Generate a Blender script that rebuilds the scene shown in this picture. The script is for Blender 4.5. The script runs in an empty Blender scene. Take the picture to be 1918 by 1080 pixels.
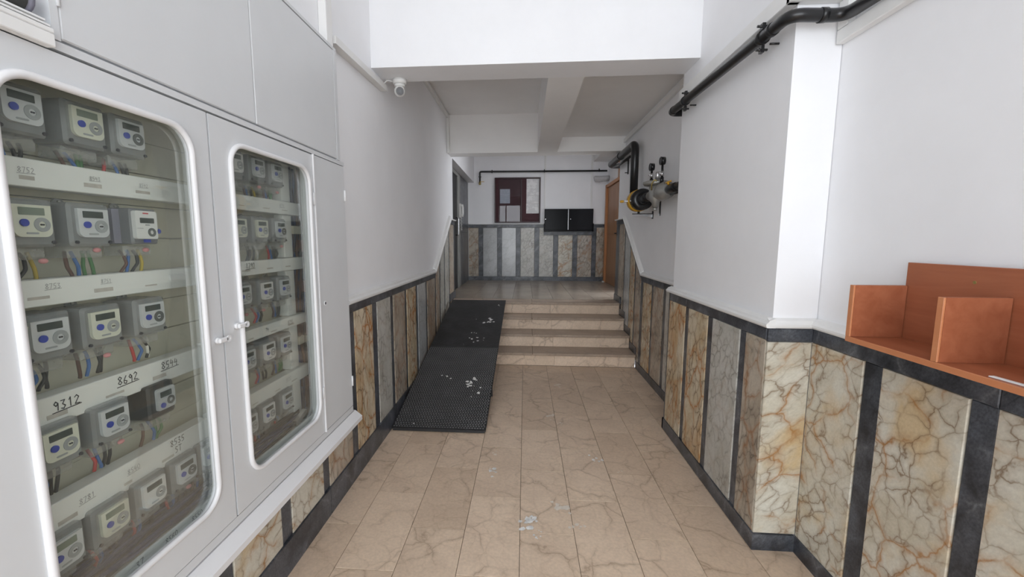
import bpy, bmesh, math, random
from mathutils import Vector, Matrix
random.seed(7)
S = bpy.context.scene
COL = S.collection
PI = math.pi

# ------------------------------------------------------------------ camera, world, lights, exposure
cam = bpy.data.cameras.new('camera')
camo = bpy.data.objects.new('camera', cam); COL.objects.link(camo); S.camera = camo
cam.sensor_fit = 'HORIZONTAL'; cam.sensor_width = 36.0
cam.lens = 775.0 / 1918.0 * 36.0
cam.shift_x = (959.0 - 926.0) / 1918.0
cam.clip_start = 0.02
pitch, yaw = math.radians(6.68), math.radians(-4.22)
fw = Vector((math.sin(yaw) * math.cos(pitch), math.cos(yaw) * math.cos(pitch), -math.sin(pitch)))
rt = Vector((math.cos(yaw), -math.sin(yaw), 0)); up = rt.cross(fw)
mw = Matrix((rt, up, -fw)).transposed().to_4x4(); mw.translation = Vector((0, 0, 1.5))
camo.matrix_world = mw

S.view_settings.view_transform = 'Standard'; S.view_settings.look = 'None'
S.view_settings.gamma = 1.0; S.view_settings.use_curve_mapping = False
S.view_settings.exposure = 0.24
S.cycles.diffuse_bounces = 10; S.cycles.max_bounces = 16; S.cycles.transparent_max_bounces = 16
W = bpy.data.worlds.new('overcast_sky'); S.world = W; W.use_nodes = True
W.node_tree.nodes['Background'].inputs[0].default_value = (0.86, 0.93, 1.0, 1)
W.node_tree.nodes['Background'].inputs[1].default_value = 2.0

def area(name, loc, rot, sx, sy, energy, color):
    l = bpy.data.lights.new(name, 'AREA'); l.shape = 'RECTANGLE'; l.size = sx; l.size_y = sy
    l.energy = energy; l.color = color
    o = bpy.data.objects.new(name, l); COL.objects.link(o); o.location = loc; o.rotation_euler = rot
    return o
area('entrance_daylight', (0.12, -3.5, 1.75), (PI / 2, 0, 0), 6.2, 3.2, 200, (0.93, 0.965, 1.0))
area('stairwell_fill', (3.2, 6.9, 2.2), (0, PI / 2, 0), 1.6, 1.1, 55, (0.93, 0.96, 1.0))  # unseen fill light, added to brighten the landing from the side

# ------------------------------------------------------------------ materials
def nt(name):
    m = bpy.data.materials.new(name); m.use_nodes = True
    return m, m.node_tree.nodes, m.node_tree.links, m.node_tree.nodes['Principled BSDF']
def c4(c): return (c[0], c[1], c[2], 1.0)
def lin(r, g, b):
    f = lambda v: (v / 255 / 12.92) if v <= 10 else ((v / 255 + 0.055) / 1.055) ** 2.4
    return (f(r), f(g), f(b))
def ramp(n, stops):
    r = n.new('ShaderNodeValToRGB'); e = r.color_ramp.elements
    while len(e) < len(stops): e.new(0.5)
    for i, (p, c) in enumerate(stops):
        e[i].position = p; e[i].color = c4(c) if len(c) == 3 else c
    return r
def mixc(n, l, fac, a, b, mode='MIX'):
    m = n.new('ShaderNodeMix'); m.data_type = 'RGBA'; m.blend_type = mode
    for sock, v in ((m.inputs[0], fac), (m.inputs[6], a), (m.inputs[7], b)):
        if hasattr(v, 'is_linked'): l.new(v, sock)
        elif isinstance(v, (int, float)): sock.default_value = v
        else: sock.default_value = c4(v)
    return m.outputs[2]
def noise(n, l, vec, scale, detail=4, rough=0.6, dist=0.0):
    t = n.new('ShaderNodeTexNoise'); t.inputs['Scale'].default_value = scale
    t.inputs['Detail'].default_value = detail; t.inputs['Roughness'].default_value = rough
    t.inputs['Distortion'].default_value = dist
    if vec: l.new(vec, t.inputs['Vector'])
    return t
def coords(n, l, rnd=True, stretch=None):
    tc = n.new('ShaderNodeTexCoord'); v = tc.outputs['Object']
    if rnd:
        oi = n.new('ShaderNodeObjectInfo'); ml = n.new('ShaderNodeMath'); ml.operation = 'MULTIPLY'
        l.new(oi.outputs['Random'], ml.inputs[0]); ml.inputs[1].default_value = 57.0
        cx = n.new('ShaderNodeCombineXYZ')
        for i in range(3): l.new(ml.outputs[0], cx.inputs[i])
        ad = n.new('ShaderNodeVectorMath'); ad.operation = 'ADD'
        l.new(v, ad.inputs[0]); l.new(cx.outputs[0], ad.inputs[1]); v = ad.outputs[0]
    if stretch:
        mp = n.new('ShaderNodeMapping'); mp.inputs['Scale'].default_value = stretch[0]
        mp.inputs['Rotation'].default_value = stretch[1]; l.new(v, mp.inputs['Vector']); v = mp.outputs[0]
    return v
def plain(name, col, rough=0.5, metal=0.0, var=0.06, bump=0.0, scale=8, spec=0.5):
    m, n, l, b = nt(name)
    v = coords(n, l, True)
    t = noise(n, l, v, scale, 5)
    d = tuple(max(0, c * (1 - var * 2)) for c in col)
    r = ramp(n, [(0.3, d), (0.7, col)]); l.new(t.outputs[0], r.inputs[0]); l.new(r.outputs[0], b.inputs['Base Color'])
    b.inputs['Roughness'].default_value = rough; b.inputs['Metallic'].default_value = metal
    b.inputs['Specular IOR Level'].default_value = spec
    if bump:
        t2 = noise(n, l, v, scale * 9, 6); bp = n.new('ShaderNodeBump'); bp.inputs['Strength'].default_value = bump
        bp.inputs['Distance'].default_value = 0.01
        l.new(t2.outputs[0], bp.inputs['Height']); l.new(bp.outputs[0], b.inputs['Normal'])
    return m
def marble(name, base, base2, vein, crack, vein_amt=0.6, scale=6.0, crack_amt=0.7, rough=0.28, rot=0.6, stretch=1.8, tone=0.0, big=0.42, thin=0.05, cloud=None, cloud_amt=0.5, speck=0.12):
    """layered marble: cloudy ground, fine crack network, larger coloured vein network"""
    m, n, l, b = nt(name)
    v = coords(n, l, True)
    mp = n.new('ShaderNodeMapping'); mp.vector_type = 'TEXTURE'; mp.inputs['Rotation'].default_value = (rot, rot, rot * 0.7)
    mp.inputs['Scale'].default_value = (1.0, 1.0, stretch); l.new(v, mp.inputs['Vector']); v = mp.outputs[0]
    def warp(sc, amt, det):
        w = noise(n, l, v, sc, det, 0.55)
        c = n.new('ShaderNodeVectorMath'); c.operation = 'SUBTRACT'; c.inputs[1].default_value = (0.5, 0.5, 0.5); l.new(w.outputs['Color'], c.inputs[0])
        ms = n.new('ShaderNodeVectorMath'); ms.operation = 'SCALE'; ms.inputs['Scale'].default_value = amt; l.new(c.outputs[0], ms.inputs[0])
        return ms.outputs[0]
    def vadd(a, c):
        ad = n.new('ShaderNodeVectorMath'); ad.operation = 'ADD'; l.new(a, ad.inputs[0]); l.new(c, ad.inputs[1]); return ad.outputs[0]
    def mul(a, c):
        q = n.new('ShaderNodeMath'); q.operation = 'MULTIPLY'; l.new(a, q.inputs[0])
        if hasattr(c, 'is_linked'): l.new(c, q.inputs[1])
        else: q.inputs[1].default_value = c
        return q.outputs[0]
    vw = vadd(vadd(v, warp(scale * 1.0, 0.75 / scale, 2)), warp(scale * 5, 0.16 / scale, 3))
    n0 = noise(n, l, vw, scale * 0.7, 4, 0.6)
    rb = ramp(n, [(0.35, base2), (0.60, base)]); l.new(n0.outputs[0], rb.inputs[0]); col = rb.outputs[0]
    if cloud:
        nc = noise(n, l, vadd(vw, warp(3.3, 0.2, 2)), scale * 0.5, 3, 0.5); rr = ramp(n, [(0.54, (0, 0, 0)), (0.68, (1, 1, 1))]); l.new(nc.outputs[0], rr.inputs[0])
        col = mixc(n, l, mul(rr.outputs[0], cloud_amt), col, cloud)
    def net(sc, w, soft):
        vo = n.new('ShaderNodeTexVoronoi'); vo.feature = 'DISTANCE_TO_EDGE'; vo.inputs['Scale'].default_value = sc; vo.inputs['Randomness'].default_value = 1.0
        l.new(vw, vo.inputs['Vector'])
        r = ramp(n, [(0.0, (1, 1, 1)), (w, (soft, soft, soft)), (w * 4.5, (0, 0, 0))]); l.new(vo.outputs['Distance'], r.inputs[0]); return r.outputs[0]
    def mask(sc, lo, hi):
        q = noise(n, l, v, sc, 3, 0.6); r = ramp(n, [(lo, (0.0, 0.0, 0.0)), (hi, (1, 1, 1))]); l.new(q.outputs[0], r.inputs[0]); return r.outputs[0]
    col = mixc(n, l, mul(mul(net(scale * 2.0, thin, 0.35), mask(scale * 0.9, 0.36, 0.60)), crack_amt), col, crack)
    col = mixc(n, l, mul(mul(net(scale * 2.0 * big, thin * 0.55, 0.40), mask(scale * 0.6, 0.40, 0.55)), vein_amt), col, vein)
    fine = noise(n, l, v, scale * 14, 4); rf = ramp(n, [(0.35, (1 - speck,) * 3), (0.65, (1, 1, 1))]); l.new(fine.outputs[0], rf.inputs[0])
    col = mixc(n, l, 1.0, col, rf.outputs[0], 'MULTIPLY')
    if tone:
        oi = n.new('ShaderNodeObjectInfo')
        rt_ = ramp(n, [(0.0, (1 - tone, 1 - tone * 1.15, 1 - tone * 1.3)), (1.0, (1, 1, 1))]); l.new(oi.outputs['Random'], rt_.inputs[0])
        col = mixc(n, l, 1.0, col, rt_.outputs[0], 'MULTIPLY')
    l.new(col, b.inputs['Base Color']); b.inputs['Roughness'].default_value = rough
    b.inputs['Specular IOR Level'].default_value = 0.35 if tone else 0.5
    return m
def wood(name, a, bcol, rough=0.4, axis=1):
    m, n, l, b = nt(name)
    sc = [9, 9, 9]; sc[axis] = 0.9
    v = coords(n, l, True, (tuple(sc), (0, 0, 0)))
    t = noise(n, l, v, 2.2, 6, 0.6, 0.6)
    r = ramp(n, [(0.3, a), (0.7, bcol)]); l.new(t.outputs[0], r.inputs[0]); l.new(r.outputs[0], b.inputs['Base Color'])
    b.inputs['Roughness'].default_value = rough
    return m
def glass(name, tint, rough=0.02, refl=0.5, haze=0.0):
    m, n, l, b = nt(name); n.remove(b)
    tr = n.new('ShaderNodeBsdfTransparent'); tr.inputs[0].default_value = c4(tint)
    gl = n.new('ShaderNodeBsdfGlossy'); gl.inputs['Roughness'].default_value = rough
    fr = n.new('ShaderNodeFresnel'); fr.inputs[0].default_value = 1.35
    ml = n.new('ShaderNodeMath'); ml.operation = 'MULTIPLY'; l.new(fr.outputs[0], ml.inputs[0]); ml.inputs[1].default_value = refl
    mx = n.new('ShaderNodeMixShader'); l.new(ml.outputs[0], mx.inputs[0]); l.new(tr.outputs[0], mx.inputs[1]); l.new(gl.outputs[0], mx.inputs[2])
    out = mx.outputs[0]
    if haze:  # pale diffuse mix puts reflection haze into the glass colour
        df = n.new('ShaderNodeBsdfDiffuse'); df.inputs[0].default_value = (0.75, 0.80, 0.76, 1); m2 = n.new('ShaderNodeMixShader')
        v = coords(n, l, False); t = noise(n, l, v, 2.5, 4); r = ramp(n, [(0.3, (haze * 0.5,) * 3), (0.7, (haze,) * 3)]); l.new(t.outputs[0], r.inputs[0])
        l.new(r.outputs[0], m2.inputs[0]); l.new(out, m2.inputs[1]); l.new(df.outputs[0], m2.inputs[2]); out = m2.outputs[0]
    l.new(out, n['Material Output'].inputs[0])
    return m
def clear_plastic(name, col, alpha, rough=0.3):
    m, n, l, b = nt(name)
    v = coords(n, l, True); t = noise(n, l, v, 30, 3)
    r = ramp(n, [(0.3, tuple(c * 0.85 for c in col)), (0.7, col)]); l.new(t.outputs[0], r.inputs[0]); l.new(r.outputs[0], b.inputs['Base Color'])
    b.inputs['Roughness'].default_value = rough; b.inputs['Alpha'].default_value = alpha
    return m
def printed(name, paper, ink, lines=46):
    m, n, l, b = nt(name)
    v = coords(n, l, True)
    sp = n.new('ShaderNodeSeparateXYZ'); l.new(v, sp.inputs[0])
    w = n.new('ShaderNodeMath'); w.operation = 'MULTIPLY'; w.inputs[1].default_value = lines; l.new(sp.outputs[2], w.inputs[0])
    f = n.new('ShaderNodeMath'); f.operation = 'FRACT'; l.new(w.outputs[0], f.inputs[0])
    st = n.new('ShaderNodeMath'); st.operation = 'LESS_THAN'; st.inputs[1].default_value = 0.4; l.new(f.outputs[0], st.inputs[0])
    t = noise(n, l, v, 14, 2); r = ramp(n, [(0.42, (0, 0, 0)), (0.5, (0.7, 0.7, 0.7))]); l.new(t.outputs[0], r.inputs[0])
    mu = n.new('ShaderNodeMath'); mu.operation = 'MULTIPLY'; l.new(st.outputs[0], mu.inputs[0]); l.new(r.outputs[0], mu.inputs[1])
    l.new(mixc(n, l, mu.outputs[0], paper, ink), b.inputs['Base Color']); b.inputs['Roughness'].default_value = 0.7
    return m

M = {}
M['wall'] = plain('white_wall_paint', (0.87, 0.875, 0.895), 0.55, var=0.02, bump=0.06, scale=3)
M['ceil'] = plain('white_ceiling_paint', (0.87, 0.865, 0.86), 0.7, var=0.02, bump=0.05, scale=3)
M['trim'] = plain('white_trim_paint', (0.80, 0.80, 0.79), 0.4, var=0.03, scale=6)
M['cab'] = plain('pale_grey_cabinet_paint', (0.66, 0.675, 0.69), 0.38, var=0.02, scale=4)
M['bead'] = plain('white_door_bead', (0.78, 0.78, 0.79), 0.35, var=0.02)
M['cabin'] = plain('cabinet_inside_cream', (0.50, 0.48, 0.40), 0.6, var=0.05, scale=5)
M['plank'] = plain('olive_cream_board', (0.80, 0.77, 0.63), 0.6, var=0.10, scale=4)
M['rail'] = plain('white_trunking_plastic', (0.88, 0.89, 0.87), 0.4, var=0.03, scale=9)
M['residue'] = plain('old_label_residue', (0.62, 0.58, 0.53), 0.7, var=0.15, scale=40)
M['ink'] = plain('black_marker_ink', (0.02, 0.02, 0.03), 0.5)
M['inkfaint'] = plain('faded_marker_ink', (0.42, 0.42, 0.42), 0.6)
M['glass'] = glass('door_glass', (0.965, 0.98, 0.96), 0.03, 0.40, 0.035)
M['boardglass'] = glass('notice_glass', (0.93, 0.93, 0.94), 0.01, 1.0)
M['clear'] = clear_plastic('smoky_clear_plastic', (0.40, 0.41, 0.42), 0.55, 0.25)
M['clear2'] = clear_plastic('clear_terminal_plastic', (0.62, 0.62, 0.60), 0.38, 0.2)
M['meterback'] = plain('meter_base_grey', (0.20, 0.205, 0.22), 0.5)
M['lilac'] = plain('lilac_grey_plastic', (0.30, 0.30, 0.38), 0.45)
M['face_cream'] = plain('meter_face_cream', (0.72, 0.73, 0.62), 0.4, var=0.03)
M['face_grey'] = plain('meter_face_grey', (0.62, 0.64, 0.66), 0.4, var=0.03)
M['face_white'] = plain('meter_face_white', (0.80, 0.80, 0.80), 0.4, var=0.03)
M['lcd'] = plain('lcd_dark', (0.035, 0.05, 0.045), 0.25)
M['lcd_olive'] = plain('lcd_olive', (0.20, 0.24, 0.19), 0.25)
M['blue'] = plain('blue_plastic', (0.02, 0.05, 0.42), 0.4)
M['dial'] = plain('dial_grey', (0.36, 0.38, 0.39), 0.4)
M['dialdark'] = plain('dial_dark', (0.10, 0.11, 0.11), 0.4)
M['red'] = plain('red_print', (0.6, 0.03, 0.05), 0.5)
M['pink'] = plain('pink_wax_seal', (0.75, 0.32, 0.33), 0.5)
M['w_black'] = plain('black_wire', (0.015, 0.015, 0.016), 0.45)
M['w_blue'] = plain('blue_wire', (0.05, 0.16, 0.45), 0.45)
M['w_brown'] = plain('brown_wire', (0.13, 0.055, 0.035), 0.5)
M['w_red'] = plain('red_wire', (0.55, 0.05, 0.05), 0.45)
M['w_yellow'] = plain('yellow_wire', (0.60, 0.45, 0.06), 0.45)
M['w_green'] = plain('green_wire', (0.07, 0.22, 0.07), 0.45)
M['w_white'] = plain('white_wire', (0.75, 0.74, 0.68), 0.45)
M['w_navy'] = plain('navy_cable', (0.02, 0.035, 0.11), 0.45)
M['brownblock'] = plain('brown_fuse_plastic', (0.16, 0.06, 0.04), 0.5)
M['dark'] = marble('dark_grey_marble', (0.105, 0.115, 0.135), (0.026, 0.028, 0.034), (0.32, 0.33, 0.35), (0.012, 0.013, 0.016), 0.4, 9, 0.5, 0.30, stretch=1.6, big=0.2, speck=0.45)
M['orange'] = marble('orange_veined_marble', (0.62, 0.53, 0.39), (0.50, 0.39, 0.24), (0.38, 0.14, 0.025), (0.10, 0.05, 0.022), 0.95, 8.0, 0.95, 0.26, rot=0.3, stretch=2.0, cloud=(0.50, 0.27, 0.09), cloud_amt=0.6, thin=0.045)
M['cream'] = marble('cream_veined_marble', (0.64, 0.615, 0.53), (0.54, 0.49, 0.385), (0.36, 0.16, 0.04), (0.20, 0.13, 0.075), 0.85, 7.8, 0.9, 0.22, rot=0.7, stretch=1.9, cloud=(0.56, 0.36, 0.13), cloud_amt=0.6, thin=0.045, big=0.36)
M['grey'] = marble('grey_white_marble', (0.54, 0.53, 0.49), (0.45, 0.44, 0.39), (0.30, 0.20, 0.11), (0.14, 0.12, 0.095), 0.3, 9, 0.8, 0.28, rot=0.5, stretch=1.9)
M['taupe'] = marble('taupe_marble', (0.50, 0.44, 0.36), (0.36, 0.30, 0.23), (0.27, 0.11, 0.03), (0.08, 0.06, 0.045), 0.9, 8.5, 0.95, 0.28, rot=0.3, stretch=1.7, cloud=(0.40, 0.25, 0.13), cloud_amt=0.5)
M['silver'] = marble('silver_marble', (0.50, 0.51, 0.51), (0.43, 0.44, 0.44), (0.30, 0.29, 0.27), (0.26, 0.25, 0.23), 0.25, 6, 0.5, 0.16)
M['tile'] = marble('beige_floor_marble', (0.76, 0.60, 0.455), (0.68, 0.53, 0.40), (0.28, 0.19, 0.12), (0.42, 0.30, 0.20), 0.6, 5.0, 0.38, 0.40, stretch=1.2, tone=0.13, big=0.35, thin=0.022)
M['step'] = marble('pale_step_marble', (0.84, 0.67, 0.52), (0.76, 0.60, 0.46), (0.28, 0.19, 0.13), (0.44, 0.32, 0.23), 0.6, 5, 0.35, 0.35, stretch=1.4, tone=0.08, thin=0.022)
M['tread'] = marble('worn_tread_marble', (0.46, 0.36, 0.28), (0.40, 0.31, 0.24), (0.24, 0.18, 0.13), (0.24, 0.18, 0.13), 0.4, 5.0, 0.35, 0.35, tone=0.1, thin=0.03)
M['landing'] = marble('grey_landing_marble', (0.37, 0.315, 0.26), (0.31, 0.265, 0.215), (0.2, 0.17, 0.14), (0.22, 0.19, 0.16), 0.35, 5.0, 0.3, 0.25, tone=0.14, thin=0.03)
M['grout'] = plain('grey_grout', (0.12, 0.10, 0.085), 0.9)
M['mortar'] = plain('pale_mortar', (0.55, 0.53, 0.49), 0.9)
M['rubber'] = plain('black_rubber_mat', (0.022, 0.022, 0.024), 0.55, var=0.25, bump=0.4, scale=7)
M['rubber2'] = plain('dusty_rubber_mat', (0.030, 0.030, 0.032), 0.6, var=0.35, bump=0.5, scale=5)
M['stud'] = plain('worn_rubber_studs', (0.11, 0.108, 0.108), 0.5, var=0.2, scale=5)
M['steel'] = plain('dark_steel', (0.05, 0.05, 0.052), 0.45, 0.6)
M['paint'] = plain('white_paint_splatter', (0.90, 0.90, 0.88), 0.7, var=0.2, scale=30)
M['paintfaint'] = plain('rubbed_paint_splatter', (0.76, 0.69, 0.60), 0.7, var=0.1, scale=30)
M['pipe'] = plain('black_gloss_paint', (0.012, 0.012, 0.013), 0.28, var=0.1)
M['yellow'] = plain('yellow_paint', (0.62, 0.34, 0.02), 0.4)
M['alu'] = plain('cast_aluminium', (0.42, 0.42, 0.40), 0.42, 0.75)
M['chrome'] = plain('chrome', (0.65, 0.65, 0.66), 0.2, 0.95)
M['brass'] = plain('brass', (0.45, 0.36, 0.14), 0.35, 0.8)
M['shelfwood'] = wood('cherry_laminate', (0.30, 0.092, 0.042), (0.40, 0.140, 0.070), 0.33)
M['shelfedge'] = wood('cherry_edge_band', (0.52, 0.20, 0.09), (0.58, 0.25, 0.12), 0.35)
M['doorwood'] = wood('honey_door_wood', (0.30, 0.135, 0.055), (0.40, 0.20, 0.09), 0.4, axis=2)
M['doorwood2'] = wood('orange_door_frame', (0.42, 0.17, 0.06), (0.50, 0.22, 0.085), 0.4, axis=2)
M['burgundy'] = plain('burgundy_felt', (0.055, 0.006, 0.012), 0.6)
M['boardframe'] = plain('dark_red_board_frame', (0.035, 0.008, 0.010), 0.35)
M['paper'] = printed('printed_paper', (0.84, 0.84, 0.84), (0.40, 0.40, 0.42), 60)
M['bluepaper'] = printed('pale_blue_notice', (0.58, 0.62, 0.68), (0.36, 0.42, 0.50), 40)
M['whitepaper'] = plain('white_paper', (0.80, 0.80, 0.80), 0.6)
M['blackbox'] = plain('black_enamel', (0.006, 0.006, 0.008), 0.22, spec=0.10)
M['metalpale'] = plain('pale_metal_door_frame', (0.30, 0.30, 0.285), 0.4, 0.2)
M['foam'] = plain('grey_foam_pipe_wrap', (0.10, 0.105, 0.105), 0.8)
M['whiteplastic'] = plain('white_plastic', (0.78, 0.78, 0.76), 0.35)
M['lens'] = plain('dark_lens', (0.02, 0.02, 0.022), 0.1)
M['lensring'] = plain('grey_lens_ring', (0.10, 0.10, 0.105), 0.4)
M['duct'] = plain('white_wrapped_duct', (0.60, 0.60, 0.61), 0.6, bump=0.4)
M['alupale'] = plain('entrance_frame_paint', (0.18, 0.18, 0.18), 0.4)
M['pavement'] = plain('outside_pavement', (0.35, 0.34, 0.33), 0.9)

# ------------------------------------------------------------------ mesh helpers
class MB:
    def __init__(s): s.v = []; s.f = []; s.sm = []
    def add(s, vs, fs, smooth=False):
        o = len(s.v); s.v += [tuple(v) for v in vs]; s.f += [tuple(i + o for i in f) for f in fs]; s.sm += [smooth] * len(fs)
        return s
    def box(s, x0, x1, y0, y1, z0, z1, bev=0.0):
        if bev > 0:
            bm = bmesh.new(); bmesh.ops.create_cube(bm, size=1)
            for v in bm.verts: v.co = Vector(((x0 + x1) / 2 + v.co.x * (x1 - x0), (y0 + y1) / 2 + v.co.y * (y1 - y0), (z0 + z1) / 2 + v.co.z * (z1 - z0)))
            bmesh.ops.bevel(bm, geom=bm.edges[:], offset=bev, segments=1, affect='EDGES')
            bm.verts.index_update(); s.add([v.co for v in bm.verts], [[v.index for v in f.verts] for f in bm.faces]); bm.free(); return s
        vs = [(x, y, z) for x in (x0, x1) for y in (y0, y1) for z in (z0, z1)]
        return s.add(vs, [(0, 1, 3, 2), (4, 6, 7, 5), (0, 4, 5, 1), (2, 3, 7, 6), (0, 2, 6, 4), (1, 5, 7, 3)])
    def tube(s, pts, r, n=10, caps=True):
        P = [Vector(p) for p in pts]; rs = r if isinstance(r, (list, tuple)) else [r] * len(P)
        rings = []; prev = None
        for i, p in enumerate(P):
            t = (P[min(i + 1, len(P) - 1)] - P[max(i - 1, 0)]).normalized()
            if prev is None:
                a = Vector((0, 0, 1)) if abs(t.z) < 0.9 else Vector((1, 0, 0)); u = t.cross(a).normalized()
            else:
                u = (prev - t * prev.dot(t)).normalized()
            prev = u; w = t.cross(u)
            rings.append([p + u * (rs[i] * math.cos(2 * PI * k / n)) + w * (rs[i] * math.sin(2 * PI * k / n)) for k in range(n)])
        vs = [q for r_ in rings for q in r_]; fs = []
        for i in range(len(P) - 1):
            for k in range(n):
                k2 = (k + 1) % n; fs.append((i * n + k, i * n + k2, (i + 1) * n + k2, (i + 1) * n + k))
        s.add(vs, fs, True)
        if caps:
            s.add(rings[0], [tuple(range(n))[::-1]]); s.add(rings[-1], [tuple(range(n))])
        return s
    def cyl(s, p0, p1, r, n=16): return s.tube([p0, p1], r, n)
    def ring(s, c, axis, r0, r1, d, n=24):
        """flat washer: inner r0 outer r1, thickness d along axis"""
        a = Vector(axis).normalized(); h = Vector((0, 0, 1)) if abs(a.z) < 0.9 else Vector((1, 0, 0)); u = a.cross(h).normalized(); w = a.cross(u); c = Vector(c)
        vs = []
        for k in range(n):
            e = u * math.cos(2 * PI * k / n) + w * math.sin(2 * PI * k / n)
            vs += [c + e * r0, c + e * r1, c + e * r1 + a * d, c + e * r0 + a * d]
        fs = []
        for k in range(n):
            i = k * 4; j = ((k + 1) % n) * 4
            for q in range(4): fs.append((i + q, i + (q + 1) % 4, j + (q + 1) % 4, j + q))
        return s.add(vs, fs)
    def prism(s, poly, d, f):
        """poly: 2D outline, f(a,b,t) -> 3D, thickness t from 0..d"""
        n = len(poly); vs = [f(a, b, 0) for a, b in poly] + [f(a, b, d) for a, b in poly]
        fs = [tuple(range(n))[::-1], tuple(range(n, 2 * n))] + [(i, (i + 1) % n, n + (i + 1) % n, n + i) for i in range(n)]
        return s.add(vs, fs)
    def sphere(s, c, r, n=16, m=10, sc=(1, 1, 1)):
        vs = []; fs = []
        for i in range(m + 1):
            th = PI * i / m
            for k in range(n): vs.append((c[0] + sc[0] * r * math.sin(th) * math.cos(2 * PI * k / n), c[1] + sc[1] * r * math.sin(th) * math.sin(2 * PI * k / n), c[2] + sc[2] * r * math.cos(th)))
        for i in range(m):
            for k in range(n): fs.append((i * n + k, (i + 1) * n + k, (i + 1) * n + (k + 1) % n, i * n + (k + 1) % n))
        return s.add(vs, fs, True)
    def mesh(s, name, mat):
        me = bpy.data.meshes.new(name); me.from_pydata(s.v, [], s.f); me.materials.append(mat)
        me.polygons.foreach_set('use_smooth', s.sm)
        bm = bmesh.new(); bm.from_mesh(me); bmesh.ops.remove_doubles(bm, verts=bm.verts, dist=1e-6)
        bmesh.ops.recalc_face_normals(bm, faces=bm.faces); bm.to_mesh(me); bm.free(); me.update()
        return me
    def build(s, name, mat, parent=None, loc=(0, 0, 0)):
        return link(name, s.mesh(name, mat), parent, loc)
def link(name, me, parent=None, loc=(0, 0, 0)):
    o = bpy.data.objects.new(name, me); COL.objects.link(o); o.location = loc
    if parent: o.parent = parent
    return o
def tag(o, label, cat, group=None):
    o['label'] = label; o['category'] = cat
    if group: o['group'] = group
    return o
def thing(name, label, cat, loc=(0, 0, 0), group=None):
    o = bpy.data.objects.new(name, None); COL.objects.link(o); o.location = loc; o.empty_display_size = 0.05
    return tag(o, label, cat, group)
def struct(name, mb, mat):
    o = mb.build(name, mat); o['kind'] = 'structure'; return o
def rrect(w0, w1, h0, h1, r, seg=6, corners=(1, 1, 1, 1)):
    """outline counter-clockwise from bottom-left; corners bl, br, tr, tl"""
    out = []
    for (cx, cy, a0, on) in ((w0 + r, h0 + r, PI, corners[0]), (w1 - r, h0 + r, 1.5 * PI, corners[1]), (w1 - r, h1 - r, 0, corners[2]), (w0 + r, h1 - r, 0.5 * PI, corners[3])):
        if on:
            for k in range(seg + 1):
                a = a0 + 0.5 * PI * k / seg; out.append((cx + r * math.cos(a), cy + r * math.sin(a)))
        else:
            out.append((w0 if cx < (w0 + w1) / 2 else w1, h0 if cy < (h0 + h1) / 2 else h1))
    return out
def bend(pts, r, seg=6):
    """round the corners of a polyline"""
    P = [Vector(p) for p in pts]; out = [P[0]]
    for i in range(1, len(P) - 1):
        a = (P[i - 1] - P[i]).normalized(); b = (P[i + 1] - P[i]).normalized()
        p0 = P[i] + a * r; p1 = P[i] + b * r
        for k in range(seg + 1):
            t = k / seg; out.append(p0 * (1 - t) ** 2 + P[i] * 2 * t * (1 - t) + p1 * t * t)
    out.append(P[-1]); return out

# ------------------------------------------------------------------ key dimensions
XL, XR = -1.08, 1.335           # plaster planes of the corridor
ZL = 0.636                      # landing level
YL = 5.75                       # landing front edge
YB = 8.88                       # back wall

# ------------------------------------------------------------------ shell
wl = MB()
wl.box(-1.55, XL, 2.36, 6.2, 0, 3.9)
wl.box(-1.55, -1.27, -0.2, 2.36, 0, 3.9)
wl.box(-1.27, XL, -0.2, 2.36, 0, 0.395)
wl.box(-1.27, XL, -0.2, 2.36, 2.53, 3.9)
wl.box(-1.27, XL, -0.2, 0.40, 0.395, 2.53)
wl.box(-3.5, -3.2, -3.0, -0.2, 0, 3.9)
wl.box(-3.2, -1.55, -0.4, -0.2, 0, 3.9)
wl.box(-1.55, -1.24, 6.2, 9.2, 0.0, 3.9)
wall_left = struct('wall_left', wl, M['wall'])
wr = MB()
wr.box(XR, 1.55, -0.2, 6.15, 0, 3.9)
wr.box(3.4, 3.7, -3.0, -0.2, 0, 3.9)
wr.box(1.55, 3.4, -0.4, -0.2, 0, 3.9)
wr.box(1.70, 1.95, 7.0, 9.2, 0, 3.9)
wall_right = struct('wall_right', wr, M['wall'])
wall_pil = struct('wall_pilaster', MB().box(1.14, XR - 0.002, 1.965, 3.255, 0, 3.9), M['wall'])
wall_back = struct('wall_back', MB().box(-1.24, 1.70, YB, 9.2, 0, 3.9), M['wall'])
# stairwell beyond the right opening, out of view
struct('wall_stairwell', MB().box(3.3, 3.45, 5.6, 8.2, 0, 3.9).box(1.55, 3.3, 5.6, 5.75, 0, 3.9).box(1.95, 3.3, 8.05, 8.2, 0, 3.9), M['wall'])

ceiling = struct('ceiling', MB().box(-1.55, 1.55, -0.2, 3.0, 3.85, 4.0).box(-3.5, 3.7, -3.2, -0.2, 3.85, 4.0), M['ceil'])
def cpart(name, mb): return mb.build(name, M['ceil'], ceiling)
cpart('beam', MB().box(XL, XR, 2.97, 3.24, 2.69, 3.85)).data.materials[0] = M['wall']
cpart('beam', MB().box(0.16, 0.425, 3.24, 5.85, 2.69, 3.25))
cpart('beam', MB().box(XL, XR, 5.85, 6.09, 2.69, 3.40))
cpart('coffer_slab', MB().box(XL, 0.16, 3.24, 5.85, 3.20, 3.30))
cpart('coffer_slab', MB().box(0.425, XR, 3.24, 5.85, 2.88, 2.98))
cpart('landing_slab', MB().box(-1.24, 3.3, 5.75, YB, 3.27, 3.45))
cpart('soffit', MB().box(-1.24, -1.085, 6.2, YB, 2.70, 3.27)).data.materials[0] = M['wall']
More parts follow.
